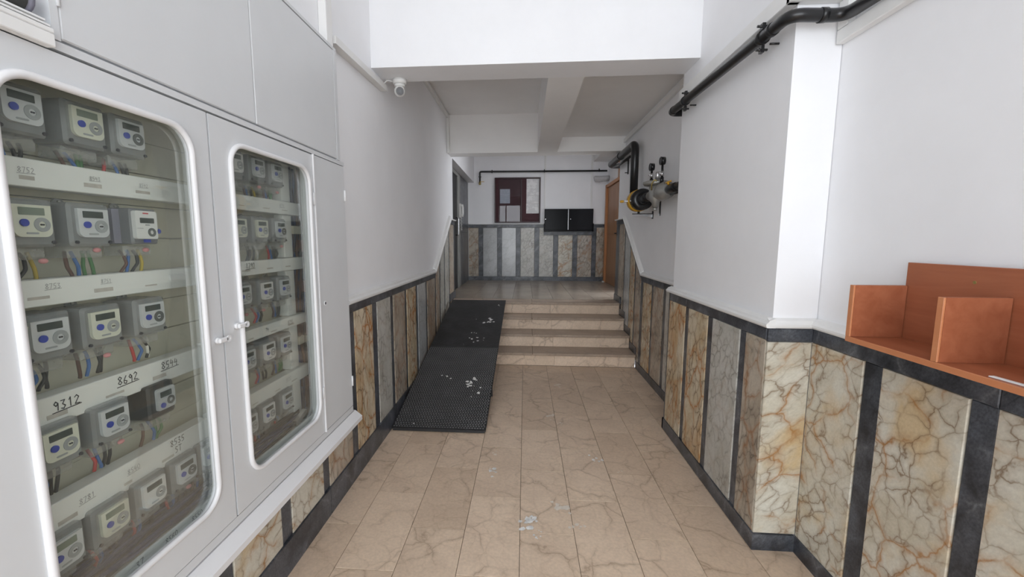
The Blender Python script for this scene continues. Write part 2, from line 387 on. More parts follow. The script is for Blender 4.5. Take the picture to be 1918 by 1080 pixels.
cpart('soffit', MB().box(1.395, 1.70, 6.9, YB, 3.10, 3.27))

# unseen lamp added on the slab to brighten the landing, behind the far beam
lamp = thing('added_fill_lamp', 'added round opal fill lamp above the landing, unseen behind the far beam', 'lamp', (0.2, 7.3, 3.269))
def emis(name, col, st):
    m, n, l, b = nt(name); b.inputs['Emission Color'].default_value = c4(col); b.inputs['Emission Strength'].default_value = st; b.inputs['Base Color'].default_value = (0.8, 0.8, 0.8, 1); return m
MB().tube([(0, 0, 0), (0, 0, -0.03)], 0.17, 24).build('lamp_base', M['whiteplastic'], lamp)
MB().tube([(0, 0, -0.0305), (0, 0, -0.05), (0, 0, -0.075), (0, 0, -0.085)], [0.16, 0.155, 0.11, 0.03], 24).build('opal_diffuser', emis('fill_lamp_glow', (0.97, 0.98, 1.0), 16), lamp)

# entrance front behind the camera
wf = MB().box(-3.5, -3.0, -3.2, -3.0, 0, 3.9).box(3.2, 3.7, -3.2, -3.0, 0, 3.9).box(-3.0, 3.2, -3.2, -3.0, 3.3, 3.9)
struct('wall_front', wf, M['wall'])
d2 = bpy.data.objects.new('door_2', None); COL.objects.link(d2); d2['kind'] = 'structure'; d2.location = (0.1, -3.1, 0)
for k, x in enumerate((-3.08, -2.1, -1.08, -0.36, 0.40, 1.10, 2.1, 3.04)): MB().box(x, x + 0.05, -0.03, 0.03, 0, 3.3).build('door_frame', M['alupale'], d2)
for z in (0.0, 2.25, 3.25): MB().box(-3.1, 3.1, -0.03, 0.03, z, z + 0.05).build('door_frame', M['alupale'], d2)
struct('floor_outside', MB().box(-6, 6, -9, -3.2, -0.2, -0.05), M['pavement'])

# ------------------------------------------------------------------ floors of separate tiles
floor = struct('floor', MB().box(-1.3, 1.5, -3.2, 4.9, -0.06, -0.006).box(-3.5, -1.3, -3.2, -0.2, -0.06, 0.0).box(1.5, 3.7, -3.2, -0.2, -0.06, 0.0), M['grout'])
cols = [-1.08, -0.865, -0.585, -0.300, -0.014, 0.265, 0.548, 0.828, 1.110, 1.335]
mesh_cache = {}
def tile(parent, w, d, x, y, z, mat, h=0.02):
    key = (round(w, 4), round(d, 4), mat.name, h)
    if key not in mesh_cache:
        mesh_cache[key] = MB().box(-w / 2, w / 2, -d / 2, d / 2, -h, 0, 0.0008).mesh('tile', mat)
    return link('tile', mesh_cache[key], parent, (x, y, z))
for i in range(9):
    x0, x1 = cols[i] + 0.0012, cols[i + 1] - 0.0012
    y = 1.98 - 0.586 * 7 + (0.293 if i % 2 else 0)
    ys = [-3.1] + [y + 0.586 * k for k in range(-3, 14) if -3.0 < y + 0.586 * k < 4.75] + [4.86]
    for a, b in zip(ys, ys[1:]):
        tile(floor, x1 - x0, b - a - 0.0024, (x0 + x1) / 2, (a + b) / 2, random.uniform(-0.0006, 0.0004), M['tile'])

land = struct('floor.001', MB().box(-1.26, 3.3, YL + 0.03, YB + 0.05, 0.4, ZL - 0.025), M['grout'])
lx = [-1.24] + [-1.08 + 0.3 * k for k in range(1, 10)] + [1.72]
for i in range(len(lx) - 1):
    ys = [YL + 0.30] + [YL + 0.30 + (0.3 if i % 2 else 0.6) + 0.6 * k for k in range(5)]
    ys = [y for y in ys if y < YB - 0.1] + [YB]
    for a, b in zip(ys, ys[1:]):
        tile(land, lx[i + 1] - lx[i] - 0.0024, b - a - 0.0024, (lx[i] + lx[i + 1]) / 2, (a + b) / 2, ZL, M['landing'])

# staircase: four risers, three treads and the landing nosing
stairs = thing('staircase', 'four low marble steps with worn treads rising to the landing', 'stairs', (0, 4.87, 0))
RH = ZL / 4
for s in range(4):
    y0 = 0.30 * s; z0 = RH * s
    for (xa, xb) in ((-1.048, -0.46), (-0.458, 0.36), (0.362, 1.305)):
        MB().box(xa, xb, y0, y0 + 0.02, z0, z0 + RH - 0.03, 0.001).build('riser', M['step'], stairs)
    for (xa, xb) in ((-1.048, -0.62), (-0.618, 0.10), (0.102, 1.305)):
        MB().box(xa, xb, y0 - 0.03, y0 + 0.302, z0 + RH - 0.03, z0 + RH, 0.004).build('tread', M['tread'], stairs)
sb = MB()
for s in range(4): sb.box(-1.046, 1.303, 0.30 * s + 0.021, 1.18, 0.002, RH * (s + 1) - 0.031)
sb.build('step_core', M['grout'], stairs)

# ------------------------------------------------------------------ wainscot
def run_prism(name, p0, p1, nrm, prof, mat, parent=None):
    """profile (outward, up) swept from p0 to p1"""
    nv = Vector(nrm); P0 = Vector(p0); P1 = Vector(p1); n = len(prof)
    vs = [P0 + nv * a + Vector((0, 0, b)) for a, b in prof] + [P1 + nv * a + Vector((0, 0, b)) for a, b in prof]
    fs = [tuple(range(n)), tuple(range(n, 2 * n))[::-1]] + [(i, (i + 1) % n, n + (i + 1) % n, n + i) for i in range(n)]
    return MB().add(vs, fs).build(name, mat, parent)
TH = 0.022
TS = 0.018
def slab_poly(name, poly, plane, d, mat, parent):
    """poly in (along, z); plane('x' or 'y', value, sign). origin at poly centre so marble varies per piece"""
    ax, val, sg = plane
    ca = sum(p[0] for p in poly) / len(poly); cz = sum(p[1] for p in poly) / len(poly)
    inset = 0.0012
    q = []
    for a, z in poly:
        da = a - ca; dz = z - cz
        q.append((da - math.copysign(inset, da), dz - math.copysign(inset, dz)))
    mb = MB()
    n = len(q)
    f = (lambda a, z, t: (t * sg, a, z)) if ax == 'x' else (lambda a, z, t: (a, t * sg, z))
    b = 0.0025
    q2 = [(a - math.copysign(b, a), z - math.copysign(b, z)) for a, z in q]
    vs = [f(a, z, 0) for a, z in q] + [f(a, z, d - b) for a, z in q] + [f(a, z, d) for a, z in q2]
    fs = [tuple(range(n)), tuple(range(2 * n, 3 * n))[::-1]]
    for L in (0, 1):
        for i in range(n): fs.append((L * n + i, L * n + (i + 1) % n, (L + 1) * n + (i + 1) % n, (L + 1) * n + i))
    mb.add(vs, fs)
    loc = (val, ca, cz) if ax == 'x' else (ca, val, cz)
    return mb.build(name, mat, parent, loc)
def rect(a0, a1, z0, z1): return [(a0, z0), (a1, z0), (a1, z1), (a0, z1)]

# --- left wall
pl = ('x', XL, 1)
lo_panels = [(0.16, 0.46, 'cream'), (0.55, 0.85, 'orange'), (0.93, 1.24, 'grey'), (1.32, 1.62, 'cream'), (1.70, 2.00, 'cream'), (2.07, 2.38, 'taupe')]
for a, b, m in lo_panels: slab_poly('marble_panel', rect(a, b, 0.15, 0.335), pl, TH, M[m], wall_left)
for (a, b) in zip([-0.2] + [p[1] for p in lo_panels], [p[0] for p in lo_panels]):
    slab_poly('marble_strip', rect(a, b, 0.15, 0.335), pl, TS, M['dark'], wall_left)
for a, b in ((-0.2, 0.9), (0.9, 1.75), (1.75, 2.38)): slab_poly('marble_band', rect(a, b, 0.335, 0.395), pl, TH + 0.001, M['dark'], wall_left)
ZT = 1.058
hi = [(2.47, 2.775, 'orange'), (2.87, 3.165, 'grey'), (3.24, 3.56, 'taupe'), (3.625, 3.93, 'orange'), (4.01, 4.335, 'silver'), (4.41, 4.79, 'taupe')]
for a, b, m in hi: slab_poly('marble_panel', rect(a, b, 0.15, ZT), pl, TH, M[m], wall_left)
ed = [2.38] + [q for p in hi for q in p[:2]]
for i in range(0, len(ed) - 1, 2): slab_poly('marble_strip', rect(ed[i], ed[i + 1], 0.15, ZT), pl, TS, M['dark'], wall_left)
for a, b in ((2.38, 2.76), (2.76, 3.7), (3.7, 4.80)): slab_poly('marble_band', rect(a, b, ZT, 1.114), pl, TH + 0.001, M['dark'], wall_left)
def ztop_l(y): return 1.114 if y < 4.80 else min(1.78, 1.114 + (y - 4.80) * (1.78 - 1.114) / (5.86 - 4.80))
def ztop_r(y): return 1.10 if y < 4.76 else min(1.775, 1.10 + (y - 4.76) * (1.775 - 1.10) / (5.70 - 4.76))
def slope_panels(lst, plane, zt, brk, parent, x_end, zbot):
    for a, b, m in lst:
        za, zb = zt(a) - 0.06, zt(b) - 0.06
        zl = zbot(a)
        top = [(b, zb), (a, za)]
        if a < brk < b: top = [(b, zb), (brk, zt(brk) - 0.06), (a, za)]
        slab_poly('marble_panel' if m != 'dark' else 'marble_strip', [(a, zl), (b, zl)] + top, plane, TS if m == 'dark' else TH, M[m], parent)
sl = [(4.79, 4.87, 'dark'), (4.87, 5.06, 'taupe'), (5.06, 5.14, 'dark'), (5.14, 5.36, 'grey'), (5.36, 5.44, 'dark'), (5.44, 5.70, 'grey'), (5.70, 5.78, 'dark'), (5.78, 5.86, 'taupe'), (5.86, 6.11, 'taupe'), (6.11, 6.2, 'dark')]
zb_l = lambda y: 0.15 if y < 5.75 else ZL + 0.10
slope_panels(sl, pl, ztop_l, 99, wall_left, 6.2, zb_l)
slab_poly('marble_band', [(4.80, ZT), (5.86, 1.72), (5.86, 1.78), (4.80, 1.114)], pl, TH + 0.001, M['dark'], wall_left)
slab_poly('marble_band', rect(5.86, 6.2, 1.72, 1.78), pl, TH + 0.001, M['dark'], wall_left)
# end face of the left wall at the landing
for (a, b, m) in ((-1.21, -1.085, 'taupe'),): slab_poly('marble_panel', rect(a, b, ZL + 0.1, 1.78), ('y', 6.2, 1), TH, M[m], wall_left)
capP = [(0, 0), (0.040, 0), (0.046, 0.008), (0.046, 0.020), (0.034, 0.030), (0.030, 0.042), (0, 0.052)]
t1 = MB()
def add_run(mb, p0, p1, nrm, prof):
    nv = Vector(nrm); P0 = Vector(p0); P1 = Vector(p1); n = len(prof)
    vs = [P0 + nv * a + Vector((0, 0, b)) for a, b in prof] + [P1 + nv * a + Vector((0, 0, b)) for a, b in prof]
    fs = [tuple(range(n)), tuple(range(n, 2 * n))[::-1]] + [(i, (i + 1) % n, n + (i + 1) % n, n + i) for i in range(n)]
    mb.add(vs, fs)
add_run(t1, (XL, 2.365, 1.115), (XL, 4.80, 1.115), (1, 0, 0), capP)
add_run(t1, (XL, 4.80, 1.115), (XL, 5.86, 1.781), (1, 0, 0), [(a, b * 1.25) for a, b in capP])
add_run(t1, (XL, 5.86, 1.781), (XL, 6.24, 1.781), (1, 0, 0), capP[:3] + [(0.046, 0.014), (0, 0.022)])
struct('trim_1', t1, M['trim'])
# baseboards left
bb = MB(); bb.box(XL, XL + TH + 0.008, -0.2, 2.05, 0, 0.15).box(XL, XL + TH + 0.008, 2.053, 4.86, 0, 0.15)
bb.box(XL, XL + TH + 0.008, 5.75, 6.2, ZL, ZL + 0.10).box(-1.24, XL + TH + 0.008, 6.2, 6.2 + TH, ZL, ZL + 0.10)
struct('baseboard_left', bb, M['dark'])

# --- recess on the left of the landing: dark marble and lift door
prx = ('x', -1.24, 1)
for a, b, z0, z1 in ((6.225, 6.55, ZL, 1.7), (6.225, 6.55, 1.7, 2.69), (7.66, 8.25, ZL, 1.65), (7.66, 8.25, 1.65, 2.69), (8.25, 8.83, ZL, 1.65), (8.25, 8.83, 1.65, 2.69)):
    slab_poly('marble_slab', rect(a, b, z0, z1), prx, 0.03, M['dark'], wall_left)
MB().box(-1.24, -1.215, 8.83, YB - 0.002, ZL, 2.69).build('corner_bead', M['trim'], wall_left)
d3 = bpy.data.objects.new('door_3', None); COL.objects.link(d3); d3['kind'] = 'structure'; d3.location = (-1.238, 7.1, ZL)
MB().box(0, 0.045, 0.32, 0.56, 0.0, 2.04, 0.004).box(0, 0.045, -0.55, -0.45, 0, 2.04, 0.004).box(0, 0.045, -0.45, 0.32, 1.98, 2.04, 0.004).build('door_frame', M['metalpale'], d3)
MB().box(0.0, 0.02, -0.45, 0.32, 0.0, 1.98).build('door_leaf', M['steel'], d3)
hd = MB().tube(bend([(0.02, 0.18, 0.95), (0.07, 0.18, 0.95), (0.07, 0.18, 1.25), (0.02, 0.18, 1.25)], 0.02), 0.011, 8); hd.build('door_handle', M['chrome'], d3)
ic = thing('intercom_handset', 'white wall intercom handset with curly cord on the pale lift frame', 'intercom', (-1.188, 7.52, 1.95))
MB().prism(rrect(-0.05, 0.05, -0.05, 0.20, 0.015), 0.03, lambda a, b, t: (t, a, b)).build('base_plate', M['whiteplastic'], ic)
MB().tube([(0.045, 0.0, -0.03), (0.062, 0, 0.02), (0.062, 0, 0.13), (0.045, 0, 0.18)], [0.024, 0.017, 0.017, 0.024], 10).build('handset', M['whiteplastic'], ic)
cord = []
for k in range(60):
    t = k / 59; cord.append((0.03 + 0.008 * math.cos(t * 70), 0.012 + 0.03 * math.sin(PI * t) + 0.008 * math.sin(t * 70), -0.05 - 0.22 * math.sin(PI * t)))
MB().tube(cord, 0.0035, 5).build('cord', M['whiteplastic'], ic)

# --- right wall near the camera
prn = ('x', XR, -1)
near = [(1.66, 1.955, 'cream'), (1.275, 1.577, 'cream'), (0.90, 1.20, 'cream'), (0.52, 0.82, 'grey'), (0.14, 0.44, 'cream'), (-0.2, 0.06, 'orange')]
for a, b, m in near: slab_poly('marble_panel', rect(a, b, 0.08, 1.035), prn, TH, M[m], wall_right)
for i in range(len(near) - 1): slab_poly('marble_strip', rect(near[i + 1][1], near[i][0], 0.08, 1.035), prn, TS, M['dark'], wall_right)
for a, b in ((1.2, 1.955), (0.3, 1.2), (-0.2, 0.3)): slab_poly('marble_band', rect(a, b, 1.035, 1.10), prn, TH + 0.001, M['dark'], wall_right)
# --- pilaster front and side
slab_poly('marble_panel', rect(1.118, XR - TH, 0.085, 1.035), ('y', 1.965, -1), 0.015, M['cream'], wall_pil)
slab_poly('marble_band', rect(1.118, XR - TH, 1.035, 1.10), ('y', 1.965, -1), 0.016, M['dark'], wall_pil)
psd = ('x', 1.14, -1)
pp = [(1.965, 2.14, 'taupe'), (2.20, 2.515, 'grey'), (2.583, 2.876, 'orange'), (2.94, 3.25, 'orange')]
for a, b, m in pp: slab_poly('marble_panel', rect(a, b, 0.085, 1.040), psd, TH, M[m], wall_pil)
for i in range(3): slab_poly('marble_strip', rect(pp[i][1], pp[i + 1][0], 0.085, 1.040), psd, TS, M['dark'], wall_pil)
for a, b in ((1.965, 2.93), (2.93, 3.25)): slab_poly('marble_band', rect(a, b, 1.040, 1.10), psd, TH + 0.001, M['dark'], wall_pil)
slab_poly('marble_strip', rect(1.118, XR, 0.085, 1.10), ('y', 3.255, 1), TS, M['dark'], wall_pil)
# --- right wall beyond the pilaster
far = [(3.28, 3.56, 'taupe'), (3.64, 3.93, 'grey'), (4.01, 4.317, 'taupe'), (4.383, 4.675, 'orange')]
for a, b, m in far: slab_poly('marble_panel', rect(a, b, 0.085, 1.035), prn, TH, M[m], wall_right)
ed = [q for p in far for q in p[:2]] + [4.76]
for i in range(1, len(ed) - 1, 2): slab_poly('marble_strip', rect(ed[i], ed[i + 1], 0.085, 1.035), prn, TS, M['dark'], wall_right)
for a, b in ((3.28, 4.0), (4.0, 4.76)): slab_poly('marble_band', rect(a, b, 1.035, 1.10), prn, TH + 0.001, M['dark'], wall_right)
sr = [(4.76, 4.79, 'dark'), (4.79, 5.005, 'taupe'), (5.005, 5.075, 'dark'), (5.075, 5.285, 'orange'), (5.285, 5.325, 'dark'), (5.325, 5.56, 'silver'), (5.56, 5.63, 'dark'), (5.63, 5.70, 'taupe'), (5.70, 5.93, 'taupe'), (5.93, 6.15, 'dark')]
slope_panels(sr, prn, ztop_r, 99, wall_right, 6.15, lambda y: 0.085 if y < 5.65 else ZL + 0.085)
slab_poly('marble_band', [(4.76, 1.04), (5.70, 1.715), (5.70, 1.775), (4.76, 1.10)], prn, TH + 0.001, M['dark'], wall_right)
slab_poly('marble_band', rect(5.70, 6.15, 1.715, 1.775), prn, TH + 0.001, M['dark'], wall_right)
capR = [(0, 0), (0.036, 0), (0.042, 0.008), (0.042, 0.018), (0.032, 0.026), (0.028, 0.034), (0, 0.044)]
t2 = MB()
add_run(t2, (XR, -0.2, 1.101), (XR, 1.952, 1.101), (-1, 0, 0), capR)
add_run(t2, (1.115, 1.965, 1.101), (XR - 0.003, 1.965, 1.101), (0, -1, 0), [(a * 0.7, b) for a, b in capR])
add_run(t2, (1.14, 1.937, 1.101), (1.14, 3.29, 1.101), (-1, 0, 0), capR)
add_run(t2, (XR, 3.28, 1.101), (XR, 4.76, 1.101), (-1, 0, 0), capR)
add_run(t2, (XR, 4.76, 1.101), (XR, 5.70, 1.776), (-1, 0, 0), [(a, b * 1.25) for a, b in capR])
add_run(t2, (XR, 5.70, 1.776), (XR, 6.19, 1.776), (-1, 0, 0), capR[:3] + [(0.042, 0.014), (0, 0.024)])
struct('trim_2', t2, M['trim'])
bb = MB(); bb.box(XR - TH - 0.006, XR, -0.2, 1.945, 0, 0.082).box(1.112, XR - TH - 0.006, 1.944, 1.966, 0, 0.082).box(1.112, 1.14, 1.966, 3.282, 0, 0.085)
bb.box(1.112, XR, 3.256, 3.282, 0, 0.085).box(XR - TH - 0.006, XR, 3.283, 4.86, 0, 0.085)
for s in range(3): bb.box(XR - TH - 0.006, XR, 4.871 + 0.3 * s, 5.169 + 0.3 * s, RH * (s + 1) + 0.001, RH * (s + 1) + 0.085)
bb.box(XR - TH - 0.006, XR, 5.771, 6.15, ZL + 0.001, ZL + 0.085)
struct('baseboard_right', bb, M['dark'])

# --- back wall
pb = ('y', YB, -1)
bp = [(-1.205, -0.994, 'taupe'), (-0.896, -0.595, 'silver'), (-0.494, -0.195, 'silver'), (-0.095, 0.197, 'grey'), (0.298, 0.595, 'grey'), (0.696, 0.996, 'cream'), (1.094, 1.394, 'taupe'), (1.485, 1.69, 'taupe')]
for a, b, m in bp:
    zt = 1.757 if (b < 0.25 or a > 1.4) else 1.60
    if a < 0.39 < b: poly = [(a, 0.722), (b, 0.722), (b, 1.60), (0.39, 1.60), (0.39, 1.757), (a, 1.757)]
    else: poly = rect(a, b, 0.722, zt)
    if m == 'silver' or not (a < 0.39 < b): slab_poly('marble_panel', poly, pb, TH, M[m], wall_back)
    else:
        slab_poly('marble_panel', rect(a, b, 0.722, 1.60), pb, TH, M[m], wall_back)
        slab_poly('marble_panel', rect(a, 0.39, 1.60, 1.757), pb, TH, M[m], wall_back)
for i in range(len(bp) - 1):
    a, b = bp[i][1], bp[i + 1][0]; zt = 1.757 if b < 0.35 else 1.60
    if a > 1.39: zt = 1.757
    slab_poly('marble_strip', rect(a, b, 0.722, zt), pb, TS, M['dark'], wall_back)
for a, b, z0, z1 in ((-1.21, -0.35, 1.757, 1.825), (-0.35, 0.39, 1.757, 1.825), (0.39, 1.41, 1.60, 1.672), (1.41, 1.69, 1.757, 1.825)):
    slab_poly('marble_band', rect(a, b, z0, z1), pb, TH + 0.001, M['dark'], wall_back)
t3 = MB(); t3.box(-1.21, 0.392, YB - 0.03, YB, 1.827, 1.845, 0.003).box(1.408, 1.69, YB - 0.03, YB, 1.827, 1.845, 0.003); struct('trim_3', t3, M['trim'])
struct('baseboard_back', MB().box(-1.21, 1.69, YB - TH - 0.008, YB, ZL, 0.720), M['dark'])

# ------------------------------------------------------------------ meter cabinet
XF = -1.03
cab = thing('meter_cabinet', 'long pale grey metal meter cabinet with two glazed doors on left wall', 'cabinet', (XF, 1.5, 0.46))
def cp(name, mb, mat, parent=None):
    """build from world coordinates under the cabinet or one of its parts"""
    par = parent or cab
    off = Vector(cab.location)
    mb.v = [(v[0] - off.x, v[1] - off.y, v[2] - off.z) for v in mb.v]
    return mb.build(name, mat, par)
Y0, Y1 = 0.45, 2.345
cc = MB(); cc.box(-1.262, -1.245, Y0, Y1, 0.47, 1.935).box(-1.245, -1.052, Y1 - 0.015, Y1, 0.47, 1.935).box(-1.245, -1.052, Y0, Y0 + 0.015, 0.47, 1.935)
cc.box(-1.245, -1.052, Y0 + 0.015, Y1 - 0.015, 0.47, 0.487).box(-1.245, XF, Y0, Y1, 1.915, 1.934)
cc.box(-1.09, -1.052, 1.308, 1.332, 0.49, 1.915).box(-1.09, -1.052, 1.978, 1.998, 0.49, 1.915).box(-1.052, XF - 0.004, Y0, Y1, 0.47, 0.502)
cp('carcass', cc, M['cab'])
for k in range(14):
    z0 = 0.49 + k * 0.1015
    cp('plank', MB().box(-1.243, -1.222 - (0.004 if k % 2 else 0), Y0 + 0.02, 2.0, z0 + 0.0015, z0 + 0.1), M['plank'])
def glazed_door(y0, y1, g0, g1, latch_y, latch_z):
    z0, z1, h0, h1, r = 0.508, 1.908, 0.61, 1.838, 0.075
    hole = rrect(g0, g1, h0, h1, r, 8)
    # frame plate as quads between the hole outline and the outer rectangle
    outer = []
    for a, z in hole:
        ca, cz = (g0 + g1) / 2, (h0 + h1) / 2
        dx, dz = a - ca, z - cz
        cxn = g0 + r if dx < 0 else g1 - r; czn = h0 + r if dz < 0 else h1 - r
        t = math.atan2(abs(z - czn), abs(a - cxn)) / (PI / 2)
        oa = y0 if dx < 0 else y1; oz = z0 if dz < 0 else z1
        if t < 0.5: outer.append((oa, czn + (oz - czn) * (t * 2)))
        else: outer.append((cxn + (oa - cxn) * (2 - t * 2), oz))
    n = len(hole); mb = MB()
    fx = lambda p, x: (x, p[0], p[1])
    vs = [fx(p, XF) for p in hole] + [fx(p, XF) for p in outer] + [fx(p, XF - 0.02) for p in hole] + [fx(p, XF - 0.02) for p in outer]
    fs = []
    for i in range(n):
        j = (i + 1) % n
        fs += [(i, j, n + j, n + i), (2 * n + i, 3 * n + i, 3 * n + j, 2 * n + j), (i, 2 * n + i, 2 * n + j, j), (n + i, n + j, 3 * n + j, 3 * n + i)]
    mb.add(vs, fs); door = cp('glazed_door', mb, M['cab'])
    path = [(XF + 0.003, a, z) for a, z in hole]; path.append(path[0])
    bd = MB(); P = [Vector(p) for p in path[:-1]]; rings = []
    for i in range(n):
        t = (P[(i + 1) % n] - P[i - 1]).normalized(); u = Vector((1, 0, 0)); w = t.cross(u)
        rings.append([P[i] + u * (0.009 * math.cos(2 * PI * k / 8)) + w * (0.0095 * math.sin(2 * PI * k / 8)) for k in range(8)])
    fs = [(i * 8 + k, i * 8 + (k + 1) % 8, ((i + 1) % n) * 8 + (k + 1) % 8, ((i + 1) % n) * 8 + k) for i in range(n) for k in range(8)]
    bd.add([q for r_ in rings for q in r_], fs, True); cp('gasket_bead', bd, M['bead'], door)
    cp('glass_pane', MB().prism(rrect(g0 - 0.008, g1 + 0.008, h0 - 0.008, h1 + 0.008, r, 8), 0.004, lambda a, b, t: (XF - 0.019 + t, a, b)), M['glass'], door)
    lt = MB(); lt.cyl((XF, latch_y, latch_z), (XF + 0.012, latch_y, latch_z), 0.011, 12).box(XF + 0.012, XF + 0.022, latch_y - 0.008, latch_y + 0.030, latch_z - 0.008, latch_z + 0.008, 0.003)
    lt.ring((XF + 0.017, latch_y + 0.034, latch_z), (1, 0, 0), 0.005, 0.011, 0.005, 12)
    cp('latch', lt, M['bead'], door)
    for hz in (0.72, 1.70):
        cp('hinge', MB().cyl((XF + 0.004, y1 - 0.004 if y0 > 1.2 else y0 + 0.004, hz - 0.03), (XF + 0.004, y1 - 0.004 if y0 > 1.2 else y0 + 0.004, hz + 0.03), 0.005, 8), M['bead'], door)
    return door
glazed_door(0.655, 1.317, 0.757, 1.243, 1.285, 1.165)
glazed_door(1.325, 1.983, 1.412, 1.945, 1.382, 1.195)
bdoor = cp('blank_door', MB().box(XF - 0.02, XF, 1.992, 2.34, 0.506, 1.912, 0.003), M['cab'])
cp('keyhole', MB().cyl((XF - 0.001, 2.05, 1.175), (XF + 0.002, 2.05, 1.175), 0.008, 12), M['ink'], bdoor)
cp('lock_ring', MB().ring((XF, 2.05, 1.175), (1, 0, 0), 0.008, 0.012, 0.003, 14), M['bead'], bdoor)
for hz in (0.66, 1.75): cp('hinge', MB().cyl((XF + 0.003, 2.336, hz - 0.03), (XF + 0.003, 2.336, hz + 0.03), 0.005, 8), M['bead'], bdoor)
cp('edge_strip', MB().box(XF, XF + 0.008, 1.985, 1.992, 0.506, 1.912), M['bead'])
cp('left_panel', MB().box(XF - 0.02, XF, Y0, 0.648, 0.506, 1.912, 0.003), M['cab'])
cp('sill', MB().prism([(-1.10, 0.398), (-0.998, 0.398), (-0.992, 0.404), (-0.992, 0.428), (-1.035, 0.462), (-1.10, 0.462)], 2.0, lambda a, b, t: (a, 0.375 + t, b)), M['bead'])
# trunking rails with handwriting
DIG = {'0': [[(.5, 1), (.1, .8), (.1, .2), (.5, 0), (.85, .25), (.85, .75), (.5, 1)]], '1': [[(.3, .75), (.55, 1), (.5, 0)]],
       '2': [[(.1, .8), (.45, 1), (.8, .75), (.1, .05), (.9, 0)]], '3': [[(.1, .95), (.75, .95), (.35, .55), (.8, .3), (.5, 0), (.1, .1)]],
       '4': [[(.35, 1), (.1, .45), (.85, .5)], [(.7, .8), (.6, 0)]], '5': [[(.85, 1), (.25, .95), (.2, .55), (.7, .5), (.7, .1), (.1, 0)]],
       '6': [[(.7, 1), (.2, .5), (.2, .1), (.6, 0), (.8, .3), (.3, .45)]], '7': [[(.1, .95), (.85, 1), (.35, 0)]],
       '8': [[(.5, .52), (.15, .8), (.5, 1), (.85, .8), (.5, .52), (.1, .2), (.5, 0), (.85, .2), (.5, .52)]],
       '9': [[(.8, .75), (.45, 1), (.15, .75), (.45, .5), (.8, .75), (.7, 0)]], 'S': [[(.85, .9), (.4, 1), (.2, .7), (.75, .4), (.6, .05), (.1, 0)]],
       'T': [[(.05, 1), (.95, .95)], [(.5, 1), (.45, 0)]]}
def scribble(text, y, z, h, x, mat, parent, under=True, slope=0.0):
    mb = MB(); w = h * 0.62
    def seg(p, q):
        a = Vector((p[0], p[1])); b = Vector((q[0], q[1])); d = (b - a)
        if d.length < 1e-6: return
        nn = Vector((-d.y, d.x)).normalized() * h * 0.055; e = d.normalized() * h * 0.04
        pts = [a - e + nn, a - e - nn, b + e - nn, b + e + nn]
        mb.add([(x, p_[0], p_[1]) for p_ in pts], [(0, 1, 2, 3)])
    for i, ch in enumerate(text):
        if ch == ' ': continue
        j = random.uniform(-0.06, 0.06) * h
        for st in DIG[ch]:
            for p, q in zip(st, st[1:]):
                seg((y + i * w * 1.15 + p[0] * w, z + j + p[1] * h), (y + i * w * 1.15 + q[0] * w, z + j + q[1] * h))
    if under: seg((y - w * 0.2, z - h * 0.25), (y + len(text) * w * 1.15, z - h * 0.12))
    return cp('handwritten_number', mb, mat, parent)
XRL = -1.13
def rail(y0, y1, z0, z1):
    return cp('trunking_rail', MB().box(XRL - 0.05, XRL, y0, y1, z0, z1, 0.002), M['rail'])
LR = [rail(0.50, 1.345, a, b) for a, b in ((1.620, 1.684), (1.345, 1.408), (1.056, 1.128), (0.787, 0.866))]
RR = [rail(1.375, 2.035, a, b) for a, b in ((1.620, 1.680), (1.355, 1.414), (1.080, 1.130), (0.797, 0.862))]
XT = XRL + 0.0008
scribble('8752', 0.865, 1.652, 0.012, XT, M['inkfaint'], LR[0]); scribble('8543', 1.02, 1.655, 0.010, XT, M['inkfaint'], LR[0]); scribble('8542', 1.16, 1.655, 0.010, XT, M['inkfaint'], LR[0])
scribble('8753', 0.89, 1.385, 0.012, XT, M['inkfaint'], LR[1]); scribble('8751', 1.02, 1.385, 0.010, XT, M['inkfaint'], LR[1])
scribble('9312', 0.875, 1.090, 0.022, XT, M['ink'], LR[2]); scribble('8692', 1.035, 1.096, 0.022, XT, M['ink'], LR[2]); scribble('8544', 1.175, 1.098, 0.022, XT, M['ink'], LR[2])
scribble('8535', 1.18, 0.838, 0.020, XT, M['ink'], LR[3], False); scribble('ST', 1.195, 0.812, 0.020, XT, M['ink'], LR[3], False)
scribble('8540', 1.035, 0.832, 0.014, XT, M['inkfaint'], LR[3]); scribble('8781', 0.905, 0.828, 0.014, XT, M['inkfaint'], LR[3])
scribble('8790', 1.60, 1.385, 0.020, XT, M['ink'], RR[1]); scribble('8791', 1.86, 1.652, 0.014, XT, M['inkfaint'], RR[0]); scribble('8795', 1.87, 1.10, 0.016, XT, M['ink'], RR[2])
scribble('74', 1.70, 1.10, 0.016, XT, M['ink'], RR[2], False); scribble('8797', 1.83, 0.83, 0.014, XT, M['inkfaint'], RR[3])
random.seed(21)
for i, r_ in enumerate(LR):
    zc = (1.636, 1.362, 1.073, 0.805)[i]
    for yc in (0.88, 1.03, 1.17):
        w = random.uniform(0.03, 0.05); cp('label_residue', MB().box(XRL, XRL + 0.0006, yc - w / 2 + random.uniform(-.01, .01), yc + w / 2, zc, zc + random.uniform(0.004, 0.012)), M['residue'], r_)
for i, r_ in enumerate(RR):
    zc = (1.636, 1.372, 1.09, 0.812)[i]
    for yc in (1.6, 1.76, 1.9):
        w = random.uniform(0.03, 0.05); cp('label_residue', MB().box(XRL, XRL + 0.0006, yc - w / 2, yc + w / 2, zc, zc + random.uniform(0.003, 0.008)), M['residue'], r_)
cp('paper_tag', MB().prism([(1.232, 1.372), (1.290, 1.366), (1.290, 1.385), (1.285, 1.390), (1.232, 1.389)], 0.006, lambda a, b, t: (XRL + t + 0.0005, a, b)), M['whitepaper'], LR[1])
